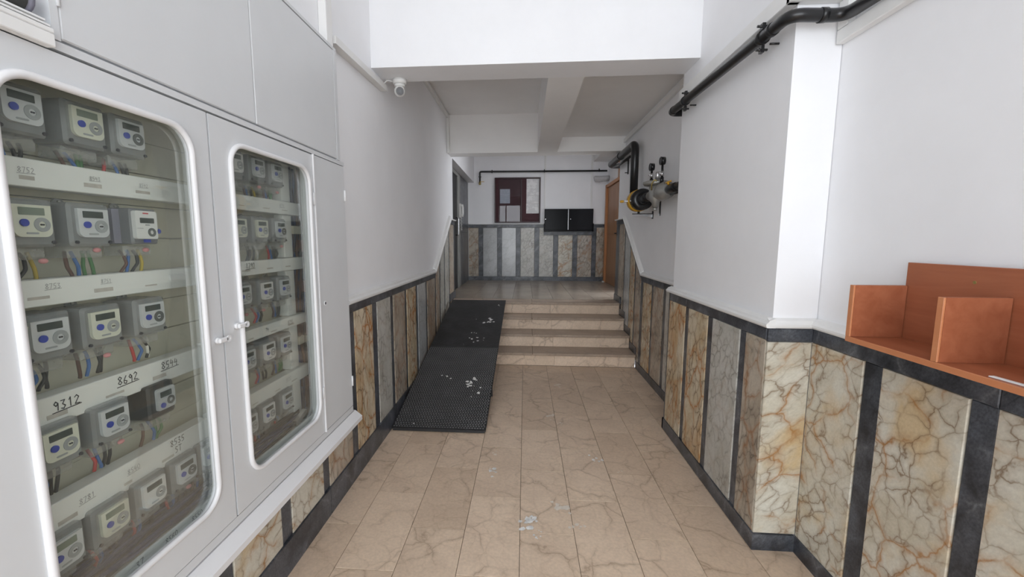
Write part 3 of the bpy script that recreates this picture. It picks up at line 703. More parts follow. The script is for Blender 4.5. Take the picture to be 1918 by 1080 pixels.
# right-hand vertical trunking, side brackets, bottom trays
for z0, z1 in ((0.60, 0.795), (0.864, 1.078), (1.132, 1.353), (1.416, 1.618), (1.682, 1.86)):
    cp('vertical_trunking', MB().box(-1.19, -1.145, 1.905, 1.975, z0, z1, 0.002), M['rail'])
for z in (1.55, 0.985): cp('side_bracket', MB().box(-1.19, -1.15, 2.0, 2.10, z - 0.02, z + 0.02, 0.002), M['plank'])
for z in (1.47, 1.26, 1.03, 0.75): cp('fuse_block', MB().box(-1.20, -1.14, 2.06, 2.11, z - 0.03, z + 0.03, 0.005), M['brownblock'])
def tray(y0, y1):
    t = cp('bottom_tray', MB().box(-1.20, -1.075, y0, y1, 0.572, 0.580).box(-1.083, -1.075, y0, y1, 0.580, 0.612), M['rail'])
    return t
TL = tray(0.50, 1.30); TR = tray(1.345, 1.97)
scribble('8560', 1.075, 0.588, 0.016, -1.0742, M['ink'], TL); scribble('8550', 1.175, 0.588, 0.016, -1.0742, M['ink'], TL); scribble('37', 0.98, 0.588, 0.018, -1.0742, M['ink'], TL, False)
random.seed(5)
def bundle(y0, y1, n, mats):
    for k in range(n):
        x = random.uniform(-1.19, -1.10); z = random.uniform(0.588, 0.648)
        pts = [(x + random.uniform(-.012, .012), y0 + (y1 - y0) * i / 7, z + random.uniform(-.010, .010)) for i in range(8)]
        cp('cable', MB().tube(bend(pts, 0.03, 3), 0.0055, 6), M[mats[k % len(mats)]])
bundle(0.6, 1.29, 26, ['w_navy', 'w_black', 'w_navy', 'w_navy']); bundle(1.36, 1.95, 12, ['w_black', 'w_navy', 'w_black'])
for k in range(16):
    yb = random.uniform(2.0, 2.13); xb = random.uniform(-1.215, -1.15)
    pts = [(xb + random.uniform(-.012, .012), yb + random.uniform(-.03, .03), 0.56 + 1.3 * i / 8) for i in range(9)]
    cp('cable', MB().tube(bend(pts, 0.05, 3), 0.006, 6), M[('w_navy', 'w_black', 'w_blue', 'w_navy', 'w_brown')[k % 5]])
cp('terminal_clip', MB().prism(rrect(-0.05, 0.05, -0.012, 0.012, 0.006), 0.02, lambda a, b, t: (-1.10 + t, 1.86 + a, 0.64 + b + a * 0.3)), M['chrome'])
cp('cable_tie_head', MB().box(-1.142, -1.128, 1.885, 1.91, 0.888, 0.905, 0.004), M['whiteplastic'])

# ------------------------------------------------------------------ electricity meters
mm = {}
def mesh_of(key, fn, mat):
    if key not in mm: mm[key] = fn().mesh(key.split('|')[0], mat)
    return mm[key]
def P_yz(poly, x0, x1): return MB().prism(poly, x1 - x0, lambda a, b, t: (x0 + t, a, b))
def bev_shell(w0, w1, h0, h1, r, xb, xf, inset):
    mb = MB(); A = rrect(w0, w1, h0, h1, r, 3); B = rrect(w0 + inset, w1 - inset, h0 + inset, h1 - inset, r, 3); n = len(A)
    vs = [(xb, a, b) for a, b in A] + [(xf - inset, a, b) for a, b in A] + [(xf, a, b) for a, b in B]
    fs = [tuple(range(n)), tuple(range(2 * n, 3 * n))]
    for L in (0, 1):
        for i in range(n): fs.append((L * n + i, L * n + (i + 1) % n, (L + 1) * n + (i + 1) % n, (L + 1) * n + i))
    return mb.add(vs, fs)
WIRES = [['w_brown', 'w_blue', 'w_black', 'w_black'], ['w_brown', 'w_blue', 'w_black', 'w_yellow'], ['w_brown', 'w_blue', 'w_green', 'w_green'], ['w_red', 'w_blue', 'w_black', 'w_white'], ['w_red', 'w_blue', 'w_black', 'w_black'], ['w_black', 'w_black', 'w_black', 'w_white']]
def meter(y, z, label, face='face_grey', lcd='lcd', dial='dial', button=True, seal=None, wires=0, style=0, tilt=0.0, s=0.87, wlen=None):
    t = thing('electricity_meter', label, 'meter', (-1.10, y, z), 'electricity meters in the cabinet')
    t.rotation_euler = (tilt, 0, 0); t.scale = (1, s, s)
    def p(key, fn, mat, name=None, par=t): return link(name or key.split('|')[0], mesh_of(key, fn, M[mat]), par)
    if style == 0:
        p('back_box', lambda: P_yz(rrect(-0.046, 0.046, -0.052, 0.046, 0.006, 2), -0.118, -0.045), 'meterback')
        b = p('clear_case', lambda: bev_shell(-0.059, 0.059, -0.070, 0.054, 0.010, -0.095, -0.008, 0.007), 'clear')
        p('face_plate|' + face, lambda: P_yz(rrect(-0.043, 0.043, -0.044, 0.038, 0.018, 5, (1, 1, 0, 0)), -0.012, 0.0), face)
        p('display|' + lcd, lambda: P_yz(rrect(-0.030, 0.027, 0.012, 0.031, 0.001, 1), 0.0, 0.0012), lcd)
        if button: p('blue_button', lambda: MB().cyl((0, -0.021, -0.008), (0.004, -0.021, -0.008), 0.0095, 14), 'blue')
        p('dial_ring|' + dial, lambda: MB().ring((0.0, 0.019, -0.012), (1, 0, 0), 0.0085, 0.0185, 0.002, 20), dial)
        p('optical_port', lambda: MB().cyl((0.0005, 0.0165, -0.012), (0.0026, 0.0165, -0.012), 0.0022, 8).cyl((0.0005, 0.0215, -0.012), (0.0026, 0.0215, -0.012), 0.0022, 8), 'ink')
        p('name_strip', lambda: P_yz(rrect(-0.018, 0.010, -0.037, -0.032, 0.002, 1), 0.0, 0.0008), 'dial')
        for yy in (-0.046, 0.048): link('screw', mesh_of('screw', lambda: MB().cyl((-0.009, 0, 0), (-0.004, 0, 0), 0.005, 8), M['ink']), t, (0, yy, -0.058))
    elif style == 1:      # newer meter with a square white face and lilac side
        p('side_box', lambda: P_yz(rrect(-0.066, -0.01, -0.062, 0.048, 0.004, 2), -0.118, -0.045), 'lilac')
        p('dark_case', lambda: bev_shell(-0.042, 0.056, -0.066, 0.052, 0.008, -0.095, -0.010, 0.006), 'meterback')
        p('face_plate|sq', lambda: P_yz(rrect(-0.038, 0.042, -0.048, 0.044, 0.006, 3), -0.012, 0.0), 'face_white')
        p('display|sq', lambda: P_yz(rrect(-0.022, 0.029, 0.004, 0.021, 0.001, 1), 0, 0.0012), 'lcd')
        p('brand_strip', lambda: P_yz([(-0.010, 0.034), (0.010, 0.034), (0.010, 0.038), (-0.010, 0.038)], 0, 0.0008), 'red')
        p('button_strip', lambda: P_yz(rrect(-0.004, 0.012, -0.004, 0.000, 0.001, 1), 0, 0.0008), 'dial')
        p('dial_ring|d1', lambda: MB().ring((0.0, 0.018, -0.026), (1, 0, 0), 0.007, 0.0145, 0.002, 20), 'dialdark')
        p('print_line', lambda: P_yz([(-0.034, -0.014), (-0.012, -0.014), (-0.012, -0.0125), (-0.034, -0.0125)], 0, 0.0006), 'dial')
        link('blue_button', mesh_of('blue_button|b', lambda: MB().cyl((-0.008, 0, 0), (0.0, 0, 0), 0.008, 12), M['blue']), t, (0, 0.047, -0.022))
        link('blue_button', mesh_of('blue_clip', lambda: MB().box(-0.008, -0.002, -0.01, 0.01, -0.005, 0.005), M['blue']), t, (0, 0.004, -0.055))
    elif style == 2:      # small dark meter
        p('dark_case|s', lambda: bev_shell(-0.056, 0.050, -0.066, 0.052, 0.008, -0.118, -0.008, 0.007), 'w_black', 'dark_case')
        p('face_plate|sm', lambda: P_yz(rrect(-0.032, 0.040, -0.040, 0.036, 0.008, 3), -0.012, 0.0), 'face_grey')
        p('display|sm', lambda: P_yz(rrect(-0.020, 0.025, 0.004, 0.024, 0.001, 1), 0, 0.0012), 'lcd')
        link('blue_button', mesh_of('blue_button|c', lambda: MB().cyl((0, 0, 0), (0.004, 0, 0), 0.009, 14), M['blue']), t, (0, -0.013, -0.024))
        p('dial_ring|s', lambda: MB().ring((0.0, 0.020, -0.014), (1, 0, 0), 0.007, 0.015, 0.002, 20), 'dialdark')
    tab = p('mounting_tab', lambda: P_yz([(-0.016, 0.050), (0.016, 0.050), (0.016, 0.060), (0.009, 0.069), (-0.009, 0.069), (-0.016, 0.060)], -0.100, -0.094), 'clear')
    link('screw', mesh_of('screw|t', lambda: MB().cyl((-0.094, 0, 0.060), (-0.090, 0, 0.060), 0.004, 8), M['alu']), t)
    p('terminal_cover', lambda: bev_shell(-0.050, 0.050, -0.104, -0.070, 0.006, -0.095, -0.030, 0.006), 'clear2')
    if seal is not None:
        link('pink_seal', mesh_of('pink_seal', lambda: MB().sphere((0, 0, 0), 0.010, 8, 6, (0.6, 1.2, 0.75)), M['pink']), t, (-0.026, seal[0], seal[1]))
    L = (wlen or 0.133) / s
    for k, wn in enumerate(WIRES[wires % len(WIRES)]):
        ya = (-0.034, -0.012, 0.014, 0.032)[k] + random.uniform(-0.004, 0.004)
        yb = ya + random.uniform(-0.014, 0.016); bulge = random.uniform(-0.012, 0.016)
        pts = [(-0.062, ya, -0.085), (-0.055, ya + bulge * 0.5, -0.103), (-0.052, (ya + yb) / 2 + bulge, -0.85 * L), (-0.058, yb, -L * 1.02), (-0.06, yb, -L * 1.06)]
        MB().tube(bend(pts, 0.006, 3), 0.0046, 6).build('wire', M[wn], t)
    return t
random.seed(11)
ROWS = [1.793, 1.545, 1.282, 1.019, 0.752]
rown = ['top', 'second', 'third', 'fourth', 'bottom']
cream, grey_ = dict(face='face_cream'), dict(face='face_grey')
Ld = {
 (0, 0): (0.868, dict(face='face_grey'), 'pale grey face, dark slanted display'), (0, 1): (1.006, dict(face='face_cream', lcd='lcd_olive'), 'cream face, olive display'), (0, 2): (1.123, dict(dial='dialdark'), 'grey face, black display and dark dial'),
 (1, 0): (0.860, dict(face='face_cream', lcd='lcd_olive', seal=(0.035, -0.108)), 'cream face, green display, pink seal below'), (1, 1): (0.993, dict(seal=(0.026, -0.082), wires=2), 'grey face with pink seal and green wires'), (1, 2): (1.140, dict(style=1, seal=(0.02, -0.085), wires=1), 'square white face, lilac side and red print'),
 (2, 0): (0.783, dict(face='face_cream', button=False, tilt=-0.16), 'tilted, cut off by the frame edge'), (2, 1): (0.868, dict(s=0.90), 'grey face above the number 9312'), (2, 2): (0.996, dict(face='face_cream', seal=(0.018, -0.105)), 'cream face above the number 8692'), (2, 3): (1.136, dict(dial='dialdark', wires=3), 'dark dial, red and white wires below'),
 (3, 0): (0.862, dict(face='face_cream', wires=4), 'cream face with red wire below'), (3, 1): (0.993, dict(wires=4, seal=(0.035, -0.092)), 'grey face, pink seal and red wire'), (3, 2): (1.149, dict(style=2, wires=2), 'small black case with green wire'),
 (4, 0): (0.843, dict(face='face_grey', lcd='lcd_olive'), 'large pale face and olive display'), (4, 1): (0.965, dict(face='face_cream', lcd='lcd_olive', wires=4), 'yellowed cream face'), (4, 2): (1.085, dict(face='face_white', button=False, wires=4), 'bright white face without blue button'), (4, 3): (1.205, dict(dial='dialdark', wires=4, seal=(0.03, -0.09)), 'dim grey face beside the frame'), (4, 4): (1.315, dict(), 'half hidden by the door frame')}
for (r, c), (y, kw, txt) in Ld.items():
    kw = dict(kw); kw.setdefault('wires', (r + c * 2) % 6)
    meter(y, ROWS[r], 'left door, %s row: meter with %s' % (rown[r], txt), **kw)
pos = ['left', 'middle', 'right']
Rd = [[(1.548, dict(face='face_white', button=False, seal=(0.0, -0.09))), (1.684, dict(seal=(0.035, -0.085), wires=1)), (1.816, dict(seal=(0.03, -0.095)))],
      [(1.545, dict(face='face_cream', button=False, wires=5)), (1.681, dict(face='face_cream', wires=5)), (1.817, dict(dial='dialdark', seal=(0.04, -0.09)))],
      [(1.545, dict(face='face_grey', wires=4, seal=(0.04, -0.1))), (1.690, dict(face='face_white', wires=4, seal=(0.0, -0.1))), (1.825, dict(face='face_grey'))],
      [(1.545, dict(face='face_grey', wires=1)), (1.680, dict(face='face_white', wires=4)), (1.806, dict())],
      [(1.530, dict(face='face_grey', button=False)), (1.650, dict(face='face_white', wires=4)), (1.795, dict(wires=4))]]
desc = {'face_white': 'white face', 'face_cream': 'cream face', 'face_grey': 'grey face'}
for r in range(5):
    for c in range(3):
        y, kw = Rd[r][c]; kw = dict(kw); kw.setdefault('wires', (r * 2 + c) % 6)
        meter(y, ROWS[r] + 0.004, 'right glazed door, %s row: %s meter of three, %s' % (rown[r], pos[c], desc[kw.get('face', 'face_grey')]), **kw)

# ------------------------------------------------------------------ overhead cabinet and ledge
oc = thing('overhead_cabinet', 'plain grey metal cupboard with two flat doors above the meter cabinet', 'cabinet', (XF, 1.6, 1.94))
def ocp(name, mb, mat): 
    mb.v = [(v[0] - XF, v[1] - 1.6, v[2] - 1.94) for v in mb.v]; return mb.build(name, mat, oc)
ocp('carcass', MB().box(-1.262, -1.046, 0.885, 2.30, 1.937, 2.522), M['cab'])
ocp('top_rail', MB().box(-1.046, XF, 0.885, 2.30, 2.508, 2.522), M['cab'])
ocp('side_stile', MB().box(-1.046, XF, 2.268, 2.30, 1.937, 2.507), M['cab'])
ocp('side_stile', MB().box(-1.046, XF, 0.885, 0.902, 1.937, 2.507), M['cab'])
for a, b in ((0.905, 1.575), (1.579, 2.266)): ocp('cupboard_door', MB().box(-1.046, XF - 0.001, a, b, 1.942, 2.505, 0.003), M['cab'])
for z in (2.03, 2.10, 2.22, 2.36): ocp('hinge', MB().cyl((XF + 0.001, 0.9035, z - 0.02), (XF + 0.001, 0.9035, z + 0.02), 0.004, 8), M['cab'])
ld = thing('open_shelf_niche', 'open white ledge with dark grey wrapped pipe beside overhead cupboard', 'shelf', (XF, 0.65, 1.94))
def ldp(name, mb, mat):
    mb.v = [(v[0] - XF, v[1] - 0.65, v[2] - 1.94) for v in mb.v]; return mb.build(name, mat, ld)
ldp('back_panel', MB().box(-1.262, -1.25, 0.42, 0.88, 1.938, 2.52).box(-1.25, -1.03, 0.868, 0.883, 2.04, 2.52), M['wall'])
ldp('front_board', MB().box(-1.20, -1.008, 0.42, 0.872, 1.9375, 1.948, 0.002).box(-1.03, -1.008, 0.42, 0.872, 1.910, 1.937, 0.002), M['trim'])
ldp('slat', MB().box(-1.20, -1.012, 0.42, 0.868, 1.951, 1.955), M['trim']); ldp('slat', MB().box(-1.20, -1.02, 0.42, 0.866, 1.962, 1.966), M['trim'])
ldp('inner_board', MB().box(-1.20, -1.05, 0.42, 0.845, 1.956, 1.9615), M['plank'])
ldp('wrapped_pipe', MB().tube([(-1.05, 0.42, 1.996), (-1.05, 0.84, 1.996)], 0.029, 16), M['foam'])
ldp('pipe_collar', MB().tube([(-1.05, 0.84, 1.996), (-1.05, 0.855, 1.996)], 0.026, 16), M['lilac'])

# ------------------------------------------------------------------ cable trunking on the walls
def trunk(label, mb, mat='trim', name='cable_trunking', grp=None):
    xs = [v[0] for v in mb.v]; ys = [v[1] for v in mb.v]; zs = [v[2] for v in mb.v]
    c = ((min(xs) + max(xs)) / 2, (min(ys) + max(ys)) / 2, min(zs)); mb.v = [(v[0] - c[0], v[1] - c[1], v[2] - c[2]) for v in mb.v]
    return tag(mb.build(name, M[mat], None, c), label, 'trunking', grp)
tk = MB().box(XL + 0.001, -1.035, 2.215, 2.285, 2.525, 3.84, 0.003); trunk('white vertical trunking standing above the overhead cupboard', tk)
tk = MB(); add_run(tk, (XL + 0.001, 2.31, 2.557), (XL + 0.001, 3.15, 2.595), (1, 0, 0), [(0, 0), (0.048, 0), (0.048, 0.04), (0, 0.04)]); trunk('sloping trunking on the left wall ending at the security camera', tk)
tk = MB().box(XL + 0.001, -1.045, 3.25, 5.845, 3.145, 3.185, 0.003); trunk('trunking along the top of left wall under the coffer ceiling', tk)
tk = MB().box(XL + 0.001, -1.045, 5.76, 5.848, 2.68, 3.143, 0.003); trunk('short vertical trunking at left end of the far beam', tk)
tk = MB().box(1.305, XR - 0.001, 3.25, 5.845, 2.79, 2.845, 0.003); trunk('trunking along right wall under the lower coffer ceiling', tk)
tk = MB().box(0.385, 0.420, YB - 0.02, YB - 0.001, 2.15, 3.268, 0.002); trunk('thin vertical trunking behind the pipe above left of black box', tk)
tk = MB().box(1.345, 1.380, YB - 0.02, YB - 0.001, 2.12, 3.268, 0.002); trunk('thin vertical trunking running down to right edge of black box', tk)
tk = MB().box(1.092, 1.139, 1.94, 3.20, 2.485, 2.56, 0.003).box(1.092, XR - 0.002, 1.925, 1.964, 2.485, 2.56, 0.003); trunk('white boxed trunking wrapped round the pilaster above black gas pipe', tk)
tk = MB().box(1.300, XR - 0.001, 0.3, 1.955, 2.318, 2.372, 0.003).box(1.300, XR - 0.001, 1.900, 1.955, 2.374, 2.484, 0.003); trunk('angled white trunking below gas pipe on near right wall', tk)

# ------------------------------------------------------------------ security camera
sc = thing('security_camera', 'small white dome security camera under the front beam', 'camera', (-0.945, 3.19, 2.689))
sc.scale = (1.2, 1.2, 1.2)
MB().tube([(0, 0, 0), (0, 0, -0.020), (0, 0, -0.030)], [0.043, 0.043, 0.036], 20).build('base_ring', M['whiteplastic'], sc)
MB().tube([(0, 0, -0.03), (0, 0, -0.045)], [0.034, 0.032], 18).sphere((0, -0.004, -0.070), 0.034, 18, 12).build('eyeball', M['whiteplastic'], sc)
dv = Vector((0.30, -0.90, -0.30)).normalized(); c0 = Vector((0, -0.004, -0.070))
MB().cyl(c0 + dv * 0.024, c0 + dv * 0.0345, 0.024, 18).build('lens_ring', M['lensring'], sc)
MB().cyl(c0 + dv * 0.03, c0 + dv * 0.036, 0.013, 14).build('lens', M['lens'], sc)
MB().tube(bend([(-0.04, 0.0, -0.012), (-0.075, -0.01, -0.005), (-0.09, -0.03, -0.03), (-0.092, -0.04, -0.06)], 0.012), 0.004, 6).build('cable', M['whiteplastic'], sc)

# ------------------------------------------------------------------ ramp with rubber mats
RY0, RY1 = 3.06, 5.66
ramp_t = thing('wheel_ramp', 'black rubber covered steel ramp laid over the left side of steps', 'ramp', (-0.65, RY0, 0))
sl_ = (ZL + 0.012) / (RY1 - RY0)
def rxl(t): return -1.040 + t * 0.035
def rxr(t): return -0.294 + t * 0.035
def rp(u, t, h):   # u across 0..1, t along 0..1
    x = rxl(t) + (rxr(t) - rxl(t)) * u; y = RY0 + (RY1 - RY0) * t
    return (x + 0.65, y - RY0, 0.004 + (y - RY0) * sl_ + h)
def rslab(u0, u1, t0, t1, h0, h1):
    mb = MB(); vs = [rp(u, t, h) for u in (u0, u1) for t in (t0, t1) for h in (h0, h1)]
    return mb.add(vs, [(0, 1, 3, 2), (4, 6, 7, 5), (0, 4, 5, 1), (2, 3, 7, 6), (0, 2, 6, 4), (1, 5, 7, 3)])
rslab(0.01, 0.985, 0.0, 1.0, 0.0, 0.012).build('steel_plate', M['steel'], ramp_t)
m1 = rslab(0, 1, 0.0, 0.50, 0.012, 0.020).build('ribbed_mat', M['rubber'], ramp_t); m1['label'] = 'lower mat with raised studs'
m2 = rslab(0, 1, 0.502, 1.0, 0.012, 0.021).build('smooth_mat', M['rubber2'], ramp_t); m2['label'] = 'upper smoother dusty mat'
random.seed(3)
st = MB(); NU, NT = 34, 62
for j in range(NT):
    for i in range(NU):
        u0 = (i + 0.18 + (0.35 if j % 2 else 0)) / (NU + 0.5); t0 = 0.006 + (j + 0.2) / NT * 0.488
        du, dt = 0.62 / NU, 0.33 / NT * 0.488 * 1.4
        b = [rp(u0, t0, 0.020), rp(u0 + du, t0, 0.020), rp(u0 + du, t0 + dt, 0.020), rp(u0, t0 + dt, 0.020)]
        tpt = [rp(u0 + du * .15, t0 + dt * .15, 0.0235), rp(u0 + du * .85, t0 + dt * .15, 0.0235), rp(u0 + du * .85, t0 + dt * .85, 0.0235), rp(u0 + du * .15, t0 + dt * .85, 0.0235)]
        st.add(b + tpt, [(4, 5, 6, 7), (0, 1, 5, 4), (1, 2, 6, 5), (2, 3, 7, 6), (3, 0, 4, 7)])
sto = st.build('mat_studs', M['stud'], ramp_t); sto['kind'] = 'stuff'
for t in (0.30, 0.62):
    for u in (0.06, 0.96):
        q = rp(u, t, 0.0); zb = 0.0 if t < 0.6 else -0.0
        if t > 0.6: continue
        MB().box(q[0] - 0.012, q[0] + 0.012, q[1] - 0.012, q[1] + 0.012, 0.001, q[2], 0.002).build('leg', M['steel'], ramp_t)
def blob(n, r, ecc=1.0):
    out = []
    for k in range(n):
        a = 2 * PI * k / n; q = r * random.uniform(0.45, 1.15); out.append((q * math.cos(a) * ecc, q * math.sin(a)))
    return out
def splat_ramp(u, t, r, n):
    mb = MB()
    for _ in range(n):
        du, dt = random.gauss(0, r / 0.75), random.gauss(0, r / 2.6); rr = random.uniform(0.15, 0.55) * r
        uu, tt = min(.96, max(.04, u + du)), min(.98, max(.02, t + dt))
        pts = [rp(min(.99, uu + a / 0.75), tt + b / 2.6, 0.0242 + _ * 0.0003) for a, b in blob(9, rr)]
        mb.add(pts, [tuple(range(9))])
    mb.build('paint_splatter', M['paint'], ramp_t)
for u, t, r, n in ((0.885, 0.93, 0.02, 4), (0.81, 0.745, 0.045, 9), (0.55, 0.76, 0.012, 2), (0.62, 0.56, 0.03, 6), (0.60, 0.615, 0.03, 3), (0.72, 0.565, 0.02, 3), (0.49, 0.515, 0.012, 2), (0.765, 0.245, 0.05, 12), (0.82, 0.205, 0.03, 4), (0.42, 0.29, 0.03, 4), (0.79, 0.155, 0.02, 2), (0.22, 0.02, 0.015, 2)):
    splat_ramp(u, t, r, n)
def splat_floor(x, y, r, n, mat='paint'):
    mb = MB()
    for _ in range(n):
        dx, dy = random.gauss(0, r * .6), random.gauss(0, r * .6); rr = random.uniform(0.15, 0.5) * r
        mb.add([(x + dx + a, y + dy + b, 0.0012 + _ * 0.0003) for a, b in blob(10, rr)], [tuple(range(10))])
    mb.build('paint_splatter', M[mat], floor)

# pixel-measured floor spots (metres)
for x, y, r, n, m in ((-0.172, 2.535, 0.038, 6, 'paint'), (-0.20, 2.75, 0.03, 3, 'paintfaint'), (0.03, 2.06, 0.045, 10, 'paint'), (0.085, 1.96, 0.025, 6, 'paint'), (0.225, 2.19, 0.045, 9, 'paintfaint'), (0.285, 2.045, 0.03, 6, 'paintfaint'), (0.50, 2.73, 0.035, 7, 'paint'), (0.62, 2.58, 0.02, 3, 'paintfaint'), (0.235, 3.42, 0.05, 6, 'paintfaint'), (0.30, 3.28, 0.03, 4, 'paintfaint'), (0.37, 4.2, 0.05, 6, 'paintfaint'), (-0.30, 3.16, 0.012, 2, 'paint'), (0.85, 3.2, 0.01, 1, 'paint')):
    splat_floor(x, y, r, n, m)

# ------------------------------------------------------------------ wooden letter shelf on the right
ws = thing('letter_shelf', 'open cherry wood letter shelf with dividers resting on right marble ledge', 'shelf', (1.22, 1.07, 1.146))
def wp(name, mb, mat):
    mb.v = [(v[0] - 1.22, v[1] - 1.07, v[2] - 1.146) for v in mb.v]; return mb.build(name, M[mat], ws)
wp('bottom_board', MB().box(1.140, 1.308, 0.60, 1.525, 1.146, 1.164), 'shelfwood')
wp('bottom_edge', MB().box(1.134, 1.140, 0.60, 1.525, 1.146, 1.164, 0.001), 'shelfedge')
for y in (1.507, 1.197, 0.890, 0.60):
    sd = wp('side_panel' if y > 1.4 or y < 0.7 else 'divider', MB().box(1.140, 1.306, y, y + 0.018, 1.1645, 1.345), 'shelfwood')
    e = MB().box(1.134, 1.140, y, y + 0.018, 1.1645, 1.345, 0.001); e.v = [(v[0] - 1.22, v[1] - 1.07, v[2] - 1.146) for v in e.v]; e.build('edge_band', M['shelfedge'], sd)
bb_ = wp('back_board', MB().box(1.3085, 1.3225, 0.60, 1.518, 1.146, 1.424, 0.001), 'shelfwood')
s_ = MB().cyl((1.3075, 1.30, 1.377), (1.3087, 1.30, 1.377), 0.005, 10); s_.v = [(v[0] - 1.22, v[1] - 1.07, v[2] - 1.146) for v in s_.v]; s_.build('screw', M['brass'], bb_)
pr = MB().box(-0.007, 0.007, -0.11, 0.11, 0, 0.003, 0.001).build('paper_strip', M['whitepaper'], None, (1.158, 0.97, 1.1642)); pr.rotation_euler = (0, 0, 0.05)
tag(pr, 'thin white paper strip lying on the front edge of letter shelf', 'paper')

# ------------------------------------------------------------------ gas pipework
gp = thing('gas_pipe', 'thick black gas pipe wrapping round the right pilaster near the ceiling', 'pipe', (1.08, 2.5, 2.42))
def gpp(par, off, name, mb, mat):
    mb.v = [(v[0] - off[0], v[1] - off[1], v[2] - off[2]) for v in mb.v]; return mb.build(name, M[mat], par)
o1 = gp.location.copy()
path = bend([(1.285, 0.2, 2.335), (1.285, 1.895, 2.404), (1.075, 1.895, 2.414), (1.075, 3.315, 2.442), (1.334, 3.315, 2.442)], 0.055, 8)
gpp(gp, o1, 'pipe_run', MB().tube(path, 0.0255, 16), 'pipe')
for q in ((1.20, 1.895, 2.408, 'x'), (1.075, 2.02, 2.4165, 'y'), (1.075, 3.24, 2.4405, 'y')):
    c = Vector(q[:3]); d = Vector((0.012, 0, 0)) if q[3] == 'x' else Vector((0, 0.012, 0))
    gpp(gp, o1, 'weld_collar', MB().tube([c - d, c + d], 0.0285, 16), 'pipe')
for y in (2.10, 3.02):
    zc = 2.414 + (y - 1.895) * 0.0197
    cl = gpp(gp, o1, 'pipe_clamp', MB().tube([(1.075, y - 0.014, zc), (1.075, y + 0.014, zc)], 0.031, 16).box(1.068, 1.082, y - 0.012, y + 0.012, zc + 0.034, zc + 0.062).box(1.068, 1.082, y - 0.012, y + 0.012, zc - 0.066, zc - 0.034), 'pipe')
    gpp(gp, o1, 'clamp_bolt', MB().cyl((1.05, y, zc + 0.05), (1.10, y, zc + 0.05), 0.006, 8).cyl((1.05, y, zc - 0.052), (1.10, y, zc - 0.052), 0.006, 8).cyl((1.10, y - 0.02, zc - 0.035), (1.1395, y - 0.02, zc - 0.035), 0.005, 8), 'pipe')

# regulator set on the right wall beyond the pilaster
rg = thing('gas_regulator', 'cast gas pressure regulator with two gauges on the right wall', 'regulator', (1.22, 4.0, 1.92))
o2 = Vector((1.22, 4.0, 1.92))
def rgp(name, mb, mat, par=None): return gpp(par or rg, o2, name, mb, mat)
rgp('inlet_pipe', MB().tube([(1.20, 3.256, 1.93), (1.20, 3.46, 1.925)], 0.030, 14), 'pipe')
iv = rgp('inlet_valve', MB().tube([(1.20, 3.46, 1.925), (1.20, 3.50, 1.92), (1.20, 3.56, 1.92), (1.20, 3.62, 1.92), (1.20, 3.66, 1.92)], [0.034, 0.040, 0.042, 0.040, 0.030], 14), 'pipe')
rgp('valve_handle', MB().box(1.160, 1.172, 3.50, 3.62, 1.965, 1.978, 0.003).cyl((1.166, 3.56, 1.95), (1.166, 3.56, 1.978), 0.010, 10), 'yellow', iv)
rgp('bypass_pipe', MB().cyl((1.17, 3.28, 1.865), (1.17, 3.50, 1.865), 0.010, 10), 'pipe')
body = rgp('regulator_body', MB().tube([(1.20, 3.66, 1.925), (1.20, 3.69, 1.925), (1.20, 3.70, 1.925), (1.20, 3.82, 1.92), (1.20, 3.86, 1.92)], [0.045, 0.05, 0.075, 0.075, 0.05], 20)
    .tube([(1.20, 4.0, 1.80), (1.20, 4.0, 1.84), (1.20, 4.0, 1.87), (1.20, 4.0, 1.99), (1.20, 4.0, 2.0)], [0.028, 0.032, 0.060, 0.060, 0.05], 16)
    .tube([(1.20, 3.86, 1.92), (1.20, 4.16, 1.92)], 0.045, 16), 'alu')
rgp('diaphragm_flange', MB().tube([(1.20, 4.0, 2.0), (1.20, 4.0, 2.012), (1.20, 4.0, 2.03), (1.20, 4.0, 2.04)], [0.105, 0.115, 0.115, 0.08], 24), 'alu', body)
rgp('spring_cap', MB().tube([(1.20, 3.96, 2.04), (1.20, 3.96, 2.10), (1.20, 3.96, 2.115)], [0.022, 0.022, 0.016], 12), 'chrome', body)
rgp('lower_plug', MB().tube([(1.20, 4.0, 1.77), (1.20, 4.0, 1.80)], 0.020, 10), 'alu', body)
def gauge(y, z0, z1, x=1.20):
    g = rgp('gauge_stem', MB().tube([(x, y, z0), (x, y, z0 + 0.05)], 0.016, 10).tube([(x, y, z0 + 0.05), (x, y, z1 - 0.03)], 0.010, 10), 'pipe')
    rgp('stem_valve', MB().tube([(x, y, z0 + 0.06), (x, y, z0 + 0.10)], 0.015, 8).cyl((x - 0.03, y, z0 + 0.085), (x + 0.01, y, z0 + 0.085), 0.006, 8), 'chrome', g)
    rgp('gauge_dial', MB().cyl((x - 0.018, y - 0.001, z1), (x + 0.018, y - 0.001, z1), 0.034, 18).ring((x - 0.021, y - 0.001, z1), (1, 0, 0), 0.028, 0.036, 0.01, 18), 'pipe', g)
gauge(4.15, 2.03, 2.19); gauge(3.84, 2.0, 2.19)
rgp('impulse_tube', MB().tube(bend([(1.17, 3.88, 2.02), (1.15, 3.88, 2.04), (1.13, 3.90, 2.0), (1.14, 3.93, 1.95)], 0.02), 0.006, 8), 'brass')
rgp('wall_bracket', MB().box(1.326, XR - 0.001, 4.26, 4.29, 1.74, 1.93, 0.001).box(1.20, 1.328, 4.27, 4.28, 1.885, 1.895), 'pipe')
